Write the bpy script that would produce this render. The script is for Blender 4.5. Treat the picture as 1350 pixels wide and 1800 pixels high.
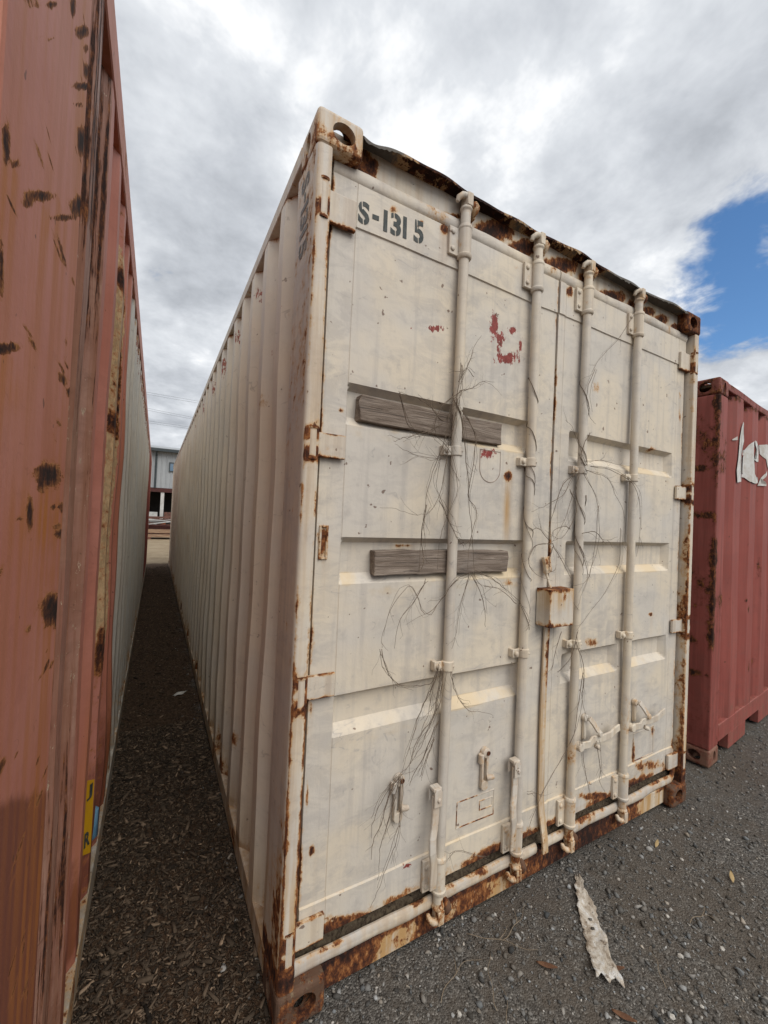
import bpy, bmesh, math, random
import numpy as np
from mathutils import Vector, Matrix

random.seed(7)
RNG = np.random.default_rng(11)
for o in list(bpy.data.objects):
    bpy.data.objects.remove(o, do_unlink=True)
SC = bpy.context.scene
COL = SC.collection

# ------------------------------------------------------------------ camera
cam_d = bpy.data.cameras.new('camera')
cam = bpy.data.objects.new('camera', cam_d)
COL.objects.link(cam)
cam_d.sensor_fit = 'VERTICAL'
cam_d.sensor_height = 24.0
cam_d.sensor_width = 18.0
cam_d.lens = 719.2 / 1800.0 * 24.0
cam_d.clip_start = 0.02
cam_d.clip_end = 2000
_M = Matrix(((0.87226362, 0.48679328, -0.0467812), (-0.48704381, 0.87335218, 0.00665591), (0.04409651, 0.01697879, 0.99888299)))
_r, _f, _u = _M.col[0], _M.col[1], _M.col[2]
cam.matrix_world = Matrix(((_r[0], _u[0], -_f[0], -0.3884), (_r[1], _u[1], -_f[1], -1.2331), (_r[2], _u[2], -_f[2], 1.5952), (0, 0, 0, 1)))
SC.camera = cam

# ------------------------------------------------------------------ world and sun
SUN_TO = Vector((0.07, -0.68, 0.73)).normalized()
sun_el = math.asin(SUN_TO.z)
sun_az = math.atan2(SUN_TO.x, SUN_TO.y)
world = bpy.data.worlds.new('World')
SC.world = world
world.use_nodes = True
wt = world.node_tree
wt.nodes.clear()


class NT:
    """small helper for node graphs"""
    def __init__(s, tree):
        s.t = tree

    def n(s, typ, **kw):
        nd = s.t.nodes.new(typ)
        for k, v in kw.items():
            setattr(nd, k, v)
        return nd

    def put(s, sock, v):
        if isinstance(v, bpy.types.NodeSocket):
            s.t.links.new(v, sock)
        elif isinstance(v, (tuple, list)):
            if len(v) == 3 and sock.type == 'RGBA':
                v = (*v, 1)
            sock.default_value = v
        else:
            sock.default_value = v

    def math(s, op, a, b=0.0, c=None, clamp=False):
        nd = s.n('ShaderNodeMath', operation=op, use_clamp=clamp)
        s.put(nd.inputs[0], a)
        s.put(nd.inputs[1], b)
        if c is not None:
            s.put(nd.inputs[2], c)
        return nd.outputs[0]

    def vmath(s, op, a, b):
        nd = s.n('ShaderNodeVectorMath', operation=op)
        s.put(nd.inputs[0], a)
        s.put(nd.inputs[1], b)
        return nd.outputs['Value'] if op == 'DOT_PRODUCT' else nd.outputs[0]

    def noise(s, vec, scale, detail=6, rough=0.6, dist=0.0):
        nd = s.n('ShaderNodeTexNoise')
        s.put(nd.inputs['Vector'], vec)
        nd.inputs['Scale'].default_value = scale
        nd.inputs['Detail'].default_value = detail
        nd.inputs['Roughness'].default_value = rough
        nd.inputs['Distortion'].default_value = dist
        return nd.outputs['Fac']

    def step(s, v, lo, hi):
        nd = s.n('ShaderNodeMapRange', interpolation_type='SMOOTHSTEP')
        s.put(nd.inputs['Value'], v)
        nd.inputs['From Min'].default_value = lo
        nd.inputs['From Max'].default_value = hi
        return nd.outputs[0]

    def mix(s, f, a, b, mode='MIX'):
        nd = s.n('ShaderNodeMix', data_type='RGBA', blend_type=mode)
        s.put(nd.inputs[0], f)
        s.put(nd.inputs[6], a)
        s.put(nd.inputs[7], b)
        return nd.outputs[2]

    def ramp(s, f, stops):
        nd = s.n('ShaderNodeValToRGB')
        e = nd.color_ramp.elements
        while len(e) < len(stops):
            e.new(0.5)
        for el, (p, c) in zip(e, stops):
            el.position = p
            el.color = (*c, 1)
        s.put(nd.inputs[0], f)
        return nd.outputs[0]

    def scale(s, vec, sc):
        nd = s.n('ShaderNodeMapping')
        s.put(nd.inputs['Vector'], vec)
        nd.inputs['Scale'].default_value = sc
        return nd.outputs[0]


w = NT(wt)
tc = w.n('ShaderNodeTexCoord')
gen = tc.outputs['Generated']
sep = w.n('ShaderNodeSeparateXYZ')
w.put(sep.inputs[0], gen)
zz = w.math('ADD', w.math('MAXIMUM', sep.outputs[2], 0.0), 0.22)
px = w.math('DIVIDE', sep.outputs[0], zz)
py = w.math('DIVIDE', sep.outputs[1], zz)
cmb = w.n('ShaderNodeCombineXYZ')
w.put(cmb.inputs[0], px)
w.put(cmb.inputs[1], py)
cmb.inputs[2].default_value = 3.7
flat = cmb.outputs[0]
c_big = w.noise(flat, 0.9, 2, 0.5, 0.3)
c_mid = w.noise(flat, 2.1, 6, 0.58, 0.25)
c_fine = w.noise(flat, 5.5, 5, 0.62, 0.2)
shade = w.math('ADD', w.math('MULTIPLY', c_mid, 0.62), w.math('MULTIPLY', c_fine, 0.38))
cloudcol = w.ramp(w.math('ADD', shade, w.math('MULTIPLY', w.math('SUBTRACT', c_big, 0.5), 0.5)),
                  [(0.34, (2.95, 3.12, 3.40)), (0.44, (3.85, 4.05, 4.36)), (0.55, (5.05, 5.25, 5.52)), (0.65, (7.4, 7.45, 7.5))])
# the cloud deck breaks up towards the right-hand side of the yard
tow = w.vmath('DOT_PRODUCT', gen, tuple(Vector((0.858, 0.285, 0.428)).normalized()))
low_ = w.step(sep.outputs[2], 0.37, 0.27)
thin = w.math('SUBTRACT', w.step(tow, 0.978, 0.9995), w.math('MULTIPLY', low_, 0.50))
cover = w.math('SUBTRACT', w.math('ADD', w.math('ADD', w.math('MULTIPLY', c_mid, 1.2), w.math('MULTIPLY', c_fine, 2.0)), -0.50), w.math('MULTIPLY', thin, 1.08))
mask = w.step(cover, -0.02, 0.62)
sky = w.n('ShaderNodeTexSky', sky_type='NISHITA')
sky.sun_disc = False
sky.sun_elevation = sun_el
sky.sun_rotation = sun_az
sky.air_density = 1.0
sky.dust_density = 0.0
sky.ozone_density = 3.0
hs = w.n('ShaderNodeHueSaturation')
hs.inputs['Saturation'].default_value = 1.15
w.put(hs.inputs['Color'], sky.outputs[0])
skycol = w.mix(mask, hs.outputs[0], cloudcol)
bg = w.n('ShaderNodeBackground')
w.put(bg.inputs[0], skycol)
bg.inputs[1].default_value = 0.10
wo = w.n('ShaderNodeOutputWorld')
wt.links.new(bg.outputs[0], wo.inputs[0])

sd = bpy.data.lights.new('sun', 'SUN')
sd.energy = 1.5
sd.angle = math.radians(50)
sd.color = (1.0, 0.96, 0.90)
sun = bpy.data.objects.new('sun', sd)
COL.objects.link(sun)
sun.rotation_euler = SUN_TO.to_track_quat('Z', 'Y').to_euler()
sun.location = (3, -6, 9)

SC.view_settings.view_transform = 'Standard'
SC.view_settings.look = 'None'
SC.view_settings.gamma = 1.0
SC.view_settings.use_curve_mapping = False
SC.view_settings.exposure = 0.63
SC.cycles.max_bounces = 5
SC.cycles.diffuse_bounces = 4
SC.cycles.glossy_bounces = 2
SC.cycles.caustics_reflective = False
SC.cycles.caustics_refractive = False

# ------------------------------------------------------------------ data measured from the photograph
SP_DOOR=[(0.307,2.706,0.0290,0.0110,0.0010,-0.0190,"R",0.62),(0.537,2.726,0.0250,0.0090,0.0020,-0.0290,"R",0.72),(0.426,2.709,0.0130,0.0050,0.0010,-0.0130,"R",0.60),(0.527,2.339,0.0380,0.0110,0.0010,-0.0170,"G",0.80),(0.482,2.327,0.0110,0.0030,0.0010,-0.0080,"G",0.60),(0.413,2.307,0.0100,0.0030,0.0010,-0.0090,"G",0.60),(0.815,2.429,0.0260,0.0070,0.0040,-0.0620,"G",0.85),(0.856,2.391,0.0330,0.0080,0.0020,-0.0290,"G",0.75),(0.852,2.346,0.0200,0.0050,0.0020,-0.0340,"G",0.70),(0.904,2.309,0.0820,0.0190,0.0020,-0.0260,"G",0.85),(0.973,2.376,0.0140,0.0030,0.0030,-0.0550,"G",0.65),(0.924,2.438,0.0240,0.0070,0.0020,-0.0190,"G",0.70),(0.809,1.888,0.0410,0.0050,0.0010,-0.0190,"G",0.90),(0.862,1.862,0.0130,0.0020,0.0000,-0.0140,"G",0.40),(0.928,1.803,0.0240,0.0020,0.0010,-0.0220,"R",1.10),(0.928,1.673,0.0170,0.0010,0.0070,-0.1230,"A",0.90),(0.963,1.341,0.0630,-0.0020,0.0010,-0.0190,"R",0.52),(0.437,1.498,0.0510,0.0010,0.0010,-0.0100,"R",0.60),(1.517,2.307,0.0420,0.0080,0.0020,-0.0370,"R",0.50),(1.553,1.019,0.0660,-0.0070,0.0020,-0.0310,"R",0.55),(2.051,2.056,0.0410,0.0040,0.0010,-0.0170,"R",0.60),(0.144,1.955,0.0130,0.0020,0.0010,-0.0130,"R",0.55),(0.166,2.021,0.0060,0.0010,0.0030,-0.0480,"R",0.40),(0.111,0.496,0.0120,-0.0040,0.0010,-0.0230,"R",0.85),(0.082,0.975,0.0080,-0.0010,0.0020,-0.0410,"R",0.75),(0.087,0.679,0.0060,-0.0020,0.0050,-0.1120,"R",0.50),(0.083,1.235,0.0060,-0.0010,0.0070,-0.1500,"R",0.35),(0.125,0.214,0.0240,-0.0110,0.0010,-0.0230,"R",0.85),(0.099,1.511,0.0180,0.0010,0.0030,-0.0560,"R",0.85),(0.274,0.211,0.1390,-0.0600,0.0000,-0.0180,"R",0.70),(0.848,0.151,0.1650,-0.0620,0.0010,-0.0210,"R",0.80),(0.819,0.231,0.0220,-0.0080,0.0010,-0.0210,"R",0.65),(0.490,0.308,0.0240,-0.0080,0.0010,-0.0100,"G",0.90),(1.284,2.712,0.0280,0.0090,0.0010,-0.0330,"R",0.80),(2.111,0.270,0.2080,-0.0520,0.0020,-0.0390,"R",0.62),(1.954,0.371,0.0220,-0.0050,0.0030,-0.0620,"R",0.72),(2.146,0.454,0.0240,-0.0050,0.0020,-0.0330,"R",0.65),(2.382,0.320,0.0530,-0.0130,0.0030,-0.0480,"R",0.70),(1.262,0.196,0.0560,-0.0180,0.0020,-0.0370,"R",0.75),(1.668,0.228,0.2020,-0.0580,0.0020,-0.0230,"R",0.80),(0.413,0.626,0.0750,-0.0210,0.0040,-0.0840,"A",0.00),(0.302,0.518,0.1430,-0.0460,0.0050,-0.1010,"D",0.50),(0.350,2.328,0.0990,0.0270,0.0050,-0.0830,"D",0.35),(0.838,2.125,0.0990,0.0180,0.0050,-0.0960,"D",0.40),(1.634,1.243,0.2530,-0.0140,0.0080,-0.1460,"D",0.45),(1.995,1.255,0.1750,-0.0080,0.0120,-0.1900,"D",0.35),(0.432,0.724,0.1560,-0.0380,0.0050,-0.1050,"D",0.30),(0.886,0.614,0.1350,-0.0320,0.0070,-0.1200,"D",0.35),(1.566,2.433,0.0960,0.0220,0.0100,-0.1730,"D",0.35),(1.254,0.342,0.0400,-0.0110,0.0090,-0.1590,"D",0.30),(0.291,0.738,0.0690,-0.0170,0.0010,-0.0160,"B",0.00),(0.316,0.908,0.0240,-0.0040,0.0010,-0.0140,"D",1.00),(0.691,0.857,0.0290,-0.0050,0.0000,-0.0090,"D",0.90),(0.432,2.437,0.1050,0.0320,0.0070,-0.1280,"D",0.30),(1.323,2.766,0.0160,0.0050,0.0060,-0.1090,"A",0.50),(0.968,2.854,0.0530,0.0200,0.0010,-0.0120,"R",0.50),(0.923,2.712,0.0280,0.0100,0.0010,-0.0140,"R",0.50),(2.095,1.121,0.0230,-0.0010,0.0010,-0.0130,"R",0.80),(2.326,1.782,0.0190,0.0010,0.0080,-0.1360,"R",0.40),(2.372,1.237,0.0200,-0.0010,0.0130,-0.2060,"R",0.45),(2.353,0.797,0.0200,-0.0020,0.0130,-0.2040,"R",0.40),(2.325,2.329,0.0200,0.0030,0.0080,-0.1360,"R",0.50)]
SP_HEAD=[(0.565,2.792,0.0620,0.0250,0.0010,-0.0200,"R",0.85),(0.805,2.832,0.1320,0.0510,0.0030,-0.0470,"R",1.10),(0.993,2.828,0.1090,0.0400,0.0020,-0.0420,"R",1.05),(1.222,2.825,0.1400,0.0480,0.0030,-0.0400,"R",1.00),(1.413,2.826,0.0620,0.0200,0.0020,-0.0340,"R",0.80),(1.625,2.799,0.1400,0.0430,0.0020,-0.0380,"R",1.05),(1.814,2.817,0.0640,0.0190,0.0020,-0.0370,"R",0.80),(1.952,2.816,0.0790,0.0230,0.0020,-0.0320,"R",0.95),(2.104,2.813,0.0730,0.0200,0.0020,-0.0320,"R",0.95),(2.248,2.812,0.0510,0.0140,0.0010,-0.0270,"R",0.95),(0.211,2.832,0.0360,0.0160,0.0020,-0.0360,"R",1.10),(0.124,2.830,0.0850,0.0410,0.0010,-0.0300,"R",1.20),(0.398,2.923,0.0150,0.0070,0.0000,-0.0110,"R",0.70),(0.868,2.894,0.0840,0.0330,0.0030,-0.0610,"A",0.80)]
SP_PINK=[(-0.530,2.006,0.0730,0.0490,0.0020,-0.0060,"R",0.95),(-0.589,1.957,0.0280,0.0180,0.0010,-0.0050,"R",0.70),(-0.670,1.968,0.0120,0.0100,0.0040,-0.0200,"R",1.00),(-0.642,1.966,0.0190,0.0140,0.0010,-0.0050,"R",0.90),(-0.332,2.436,0.0500,0.0520,0.0030,-0.0090,"R",1.00),(-0.299,2.440,0.0260,0.0260,0.0030,-0.0080,"R",0.70),(-0.300,2.367,0.0910,0.0830,0.0020,-0.0050,"R",1.00),(-0.330,2.306,0.0610,0.0530,0.0010,-0.0040,"R",0.60),(-0.286,2.274,0.0440,0.0350,0.0080,-0.0220,"R",1.00),(-0.231,2.260,0.0250,0.0180,0.0080,-0.0200,"R",0.80),(-0.268,2.165,0.0840,0.0550,0.0060,-0.0160,"R",1.00),(-0.390,2.065,0.0920,0.0580,0.0010,-0.0040,"R",0.85),(-0.549,2.202,0.0350,0.0360,0.0000,-0.0030,"R",0.70),(-0.613,2.178,0.0260,0.0280,0.0010,-0.0040,"R",0.80),(-0.537,2.259,0.0270,0.0300,0.0010,-0.0050,"R",0.80),(-0.287,2.408,0.0270,0.0260,0.0050,-0.0130,"R",0.80),(-0.632,1.766,0.0450,0.0160,0.0010,-0.0050,"R",1.00),(-0.663,1.841,0.0070,0.0030,0.0060,-0.0340,"R",0.80),(-0.258,1.810,0.0410,0.0100,0.0030,-0.0090,"R",0.90),(-0.247,1.758,0.0230,0.0040,0.0030,-0.0110,"R",0.60),(-0.385,1.643,0.0920,0.0070,0.0060,-0.0200,"R",1.00),(-0.438,1.626,0.0290,0.0020,0.0040,-0.0150,"R",0.80),(-0.184,1.640,0.0330,0.0020,0.0090,-0.0280,"R",0.95),(-0.277,1.594,0.0440,0.0010,0.0010,-0.0050,"R",0.90),(-0.496,1.580,0.0180,0.0000,0.0050,-0.0210,"R",1.05),(-0.273,1.541,0.0640,-0.0030,0.0030,-0.0090,"R",0.90),(-0.166,1.521,0.0490,-0.0030,0.0060,-0.0220,"R",1.00),(-0.285,1.402,0.1180,-0.0250,0.0080,-0.0290,"R",1.05),(-0.118,1.346,0.0540,-0.0120,0.0060,-0.0190,"R",0.80),(-0.220,1.240,0.0440,-0.0170,0.0050,-0.0180,"R",0.85),(-0.095,1.453,0.0400,-0.0050,0.0270,-0.0820,"R",0.55),(-0.136,1.275,0.0290,-0.0090,0.0330,-0.1110,"R",0.55),(-0.127,0.967,0.0300,-0.0180,0.0120,-0.0440,"R",0.70),(-0.416,2.392,0.0200,0.0220,0.0040,-0.0140,"R",0.80),(-0.611,1.722,0.0560,0.0140,0.0050,-0.0250,"A",0.80),(-0.318,1.562,0.2500,-0.0080,0.0160,-0.0620,"A",0.90),(-0.482,1.519,0.0250,-0.0030,0.0110,-0.0510,"A",0.90),(-0.179,1.253,0.1960,-0.0670,0.0350,-0.1200,"A",0.90),(-0.276,2.303,0.0700,0.0580,0.0190,-0.0510,"A",0.80),(-0.476,1.996,0.0700,0.0430,0.0070,-0.0290,"A",0.70),(-0.660,1.927,0.0270,0.0190,0.0060,-0.0320,"A",0.60),(-0.293,1.468,0.1870,-0.0260,0.0090,-0.0330,"A",0.60),(-0.185,0.775,0.1470,-0.1240,0.0570,-0.2280,"A",0.80),(-0.296,0.949,0.1470,-0.1100,0.0180,-0.0750,"A",0.50),(-0.212,0.687,0.0780,-0.0750,0.0360,-0.1470,"D",0.60),(-0.525,1.091,0.0580,-0.0470,0.0060,-0.0350,"D",0.60),(-0.452,0.902,0.0940,-0.0920,0.0110,-0.0610,"D",0.60),(-0.565,1.605,0.0250,0.0010,0.0010,-0.0040,"D",0.50),(-0.467,1.533,0.0410,-0.0030,0.0010,-0.0060,"D",0.40)]
LOGO=[[(0.340,2.294),(0.357,2.306),(0.374,2.319),(0.377,2.292),(0.360,2.289),(0.343,2.287)],[(0.498,2.447),(0.479,2.420),(0.460,2.394),(0.451,2.374),(0.444,2.354),(0.436,2.334),(0.428,2.315),(0.425,2.295),(0.422,2.275),(0.419,2.256),(0.416,2.236),(0.413,2.217),(0.410,2.197),(0.407,2.178),(0.404,2.158),(0.398,2.139),(0.392,2.120),(0.386,2.101),(0.381,2.082),(0.375,2.063),(0.382,2.043),(0.388,2.022),(0.395,2.001),(0.401,1.980),(0.487,1.994),(0.475,2.018),(0.431,2.032),(0.436,2.052),(0.440,2.072),(0.445,2.093),(0.450,2.113),(0.455,2.133),(0.459,2.154),(0.463,2.176),(0.468,2.197),(0.473,2.218),(0.477,2.239),(0.482,2.261),(0.504,2.283),(0.527,2.305),(0.521,2.329),(0.504,2.333),(0.506,2.354),(0.507,2.375),(0.508,2.397),(0.509,2.418),(0.510,2.440)],[(0.785,2.345),(0.745,2.324),(0.727,2.307),(0.712,2.286),(0.698,2.266),(0.695,2.243),(0.521,2.194),(0.510,2.171),(0.509,2.152),(0.509,2.133),(0.508,2.114),(0.507,2.096),(0.507,2.077),(0.506,2.058),(0.700,2.047),(0.720,2.032),(0.740,2.017),(0.773,2.011),(0.850,2.010),(1.083,2.049),(0.892,2.043),(0.856,2.067),(0.821,2.090),(0.815,2.109),(0.810,2.128),(0.804,2.147),(0.798,2.166),(0.793,2.185),(0.787,2.205),(0.785,2.226),(0.783,2.247),(0.782,2.268),(0.779,2.289),(0.782,2.317)],[(0.800,2.351),(0.851,2.349),(0.875,2.330),(0.900,2.312),(0.902,2.292),(0.904,2.272),(0.906,2.252),(1.077,2.257),(1.078,2.236),(1.078,2.215),(0.867,2.188),(0.799,2.196),(0.796,2.206),(0.864,2.214),(0.862,2.236),(0.860,2.258),(0.858,2.280),(0.839,2.299),(0.821,2.318)],[(1.081,2.359),(1.100,2.361),(1.118,2.363),(1.145,2.367),(1.272,2.363),(1.466,2.368),(1.474,2.342),(1.477,2.320),(1.479,2.298),(1.482,2.276),(1.482,2.251),(1.483,2.227),(1.484,2.202),(1.235,2.167),(1.189,2.176),(1.170,2.197),(1.151,2.218),(1.134,2.240),(1.110,2.259),(1.086,2.282),(1.084,2.308),(1.082,2.333)],[(1.167,2.145),(1.126,2.114),(1.111,2.096),(1.097,2.077),(1.086,2.042),(1.077,2.014),(1.098,2.014),(1.119,2.014),(1.155,2.015),(1.167,2.026),(1.123,2.030),(1.104,2.036),(1.106,2.057),(1.119,2.072),(1.132,2.086),(1.171,2.111)]]
VINES=[[(0.593,2.198),(0.583,2.087),(0.559,2.018),(0.533,1.907),(0.493,1.775),(0.468,1.669),(0.452,1.585),(0.469,1.503)],
[(0.589,2.066),(0.577,1.934),(0.528,1.842),(0.508,1.734),(0.551,1.652),(0.543,1.567)],
[(0.605,2.091),(0.507,2.009),(0.490,1.922),(0.568,1.847),(0.602,1.720),(0.567,1.610),(0.532,1.524),(0.524,1.419)],
[(0.572,2.031),(0.554,1.866),(0.522,1.714),(0.475,1.627),(0.414,1.614),(0.330,1.631),(0.273,1.637)],
[(0.584,2.065),(0.618,1.940),(0.654,1.790),(0.668,1.637),(0.692,1.504),(0.704,1.393)],
[(0.619,2.028),(0.689,1.950),(0.679,1.859),(0.664,1.703),(0.705,1.638),(0.684,1.504),(0.674,1.416)],
[(0.596,2.090),(0.665,2.125),(0.723,2.154),(0.768,2.164)],
[(0.597,2.133),(0.632,2.207),(0.657,2.275),(0.689,2.333)],
[(0.580,2.032),(0.535,1.971),(0.468,2.002),(0.417,2.035),(0.332,2.039)],
[(0.522,1.958),(0.435,1.914),(0.364,1.884),(0.318,1.868)],
[(0.332,2.039),(0.366,1.944),(0.423,1.902)],
[(0.543,1.822),(0.465,1.824),(0.378,1.835),(0.330,1.859)],
[(0.461,1.648),(0.454,1.544),(0.464,1.441),(0.448,1.421),(0.457,1.575)],
[(0.524,1.672),(0.581,1.589),(0.635,1.504)],
[(0.681,1.398),(0.620,1.374),(0.556,1.312),(0.481,1.254),(0.414,1.360),(0.347,1.304),(0.317,1.208),(0.305,1.151)],
[(0.475,1.379),(0.418,1.299),(0.373,1.242),(0.355,1.145)],
[(0.689,1.398),(0.737,1.325),(0.770,1.255),(0.768,1.188)],
[(0.681,1.398),(0.652,1.285),(0.630,1.178),(0.620,1.114)],
[(0.717,1.415),(0.826,1.367),(0.892,1.317),(0.977,1.265)],
[(0.305,1.151),(0.324,1.080),(0.384,1.022),(0.457,1.000),(0.519,1.011),(0.556,1.063)],
[(0.556,1.063),(0.533,0.999),(0.486,0.924),(0.454,0.828),(0.421,0.755),(0.401,0.696)],
[(0.561,1.058),(0.548,0.955),(0.526,0.875),(0.467,0.805),(0.435,0.732),(0.406,0.695)],
[(0.570,1.046),(0.557,0.932),(0.516,0.836),(0.482,0.761),(0.413,0.697)],
[(0.543,1.050),(0.529,0.979),(0.518,0.897),(0.486,0.821),(0.446,0.739)],
[(0.611,1.030),(0.642,0.949),(0.702,0.874),(0.777,0.849),(0.839,0.825)],
[(0.401,0.696),(0.369,0.630),(0.334,0.563),(0.309,0.494),(0.301,0.440)],
[(0.401,0.696),(0.383,0.587),(0.346,0.501),(0.340,0.445),(0.326,0.373)],
[(0.396,0.698),(0.339,0.649),(0.305,0.572),(0.293,0.519)],
[(0.406,0.695),(0.412,0.578),(0.400,0.483),(0.369,0.415),(0.338,0.349),(0.309,0.284)],
[(0.553,0.859),(0.496,0.737),(0.461,0.685),(0.446,0.644)],
[(0.543,0.809),(0.508,0.734),(0.487,0.668)],
[(0.822,0.274),(0.674,0.337),(0.634,0.319)],
[(1.720,2.724),(1.615,2.572),(1.481,2.439),(1.397,2.351),(1.328,2.229)],
[(1.397,2.351),(1.361,2.235),(1.388,2.131),(1.434,2.097)],
[(1.338,1.895),(1.466,1.928),(1.604,1.923),(1.742,1.922)],
[(1.382,1.872),(1.515,1.844),(1.613,1.766),(1.691,1.684),(1.722,1.569)],
[(1.361,1.857),(1.453,1.756),(1.480,1.675)],
[(1.402,1.888),(1.559,1.890),(1.732,1.833),(1.814,1.750),(1.849,1.602),(1.805,1.452)],
[(1.320,1.853),(1.222,1.792),(1.153,1.659),(1.120,1.582)],
[(1.299,1.851),(1.206,1.739),(1.078,1.681),(1.008,1.652)],
[(1.333,1.841),(1.268,1.691),(1.195,1.584),(1.153,1.520)],
[(1.478,1.702),(1.466,1.536),(1.430,1.400),(1.372,1.294),(1.335,1.217)],
[(1.671,1.597),(1.657,1.424),(1.547,1.286),(1.420,1.184),(1.349,1.110)],
[(1.153,1.520),(1.051,1.506),(1.003,1.433),(1.058,1.383),(1.151,1.355)],
[(1.153,1.520),(1.223,1.430),(1.286,1.364)],
[(1.141,1.532),(1.065,1.581),(1.013,1.567)],
[(1.273,1.586),(1.214,1.598),(1.158,1.571),(1.153,1.520)],
[(1.263,1.769),(1.309,1.667),(1.235,1.559),(1.160,1.532)],
[(1.357,1.562),(1.441,1.577),(1.533,1.537),(1.649,1.553)],
[(1.339,1.508),(1.408,1.401),(1.390,1.347),(1.308,1.324)],
[(1.240,1.120),(1.207,1.021),(1.184,0.948)],
[(1.349,1.110),(1.306,1.009),(1.223,0.943)],
[(1.352,1.057),(1.401,0.917),(1.401,0.784),(1.449,0.681)],
[(1.401,0.917),(1.382,0.734),(1.359,0.633),(1.272,0.549),(1.182,0.446),(1.098,0.322),(1.051,0.217)],
[(1.521,0.571),(1.551,0.427),(1.554,0.371),(1.604,0.302)],
[(1.420,0.593),(1.440,0.455),(1.492,0.306)],
[(1.056,0.444),(1.110,0.429),(1.147,0.406)],
[(0.977,1.265),(1.033,1.189),(1.018,1.141)],
[(0.663,2.169),(0.619,2.182),(0.596,2.144)],
[(1.154,1.507),(1.127,1.444),(1.149,1.393),(1.186,1.405)],
[(1.380,1.899),(1.312,1.985),(1.247,2.056),(1.207,2.076)],
[(1.393,2.050),(1.336,1.935),(1.382,1.859)],
[(0.944,1.267),(0.860,1.319),(0.765,1.346)]]

# ------------------------------------------------------------------ materials
MATS = {}


def newmat(name):
    m = bpy.data.materials.new(name)
    m.use_nodes = True
    m.node_tree.nodes.clear()
    t = NT(m.node_tree)
    out = t.n('ShaderNodeOutputMaterial')
    b = t.n('ShaderNodeBsdfPrincipled')
    m.node_tree.links.new(b.outputs[0], out.inputs[0])
    MATS[name] = m
    return m, t, b


def objco(t):
    return t.n('ShaderNodeTexCoord').outputs['Object']


def bump(t, b, h, strength=0.3, dist=0.004):
    nd = t.n('ShaderNodeBump')
    nd.inputs['Strength'].default_value = strength
    nd.inputs['Distance'].default_value = dist
    t.put(nd.inputs['Height'], h)
    t.put(b.inputs['Normal'], nd.outputs[0])


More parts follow.
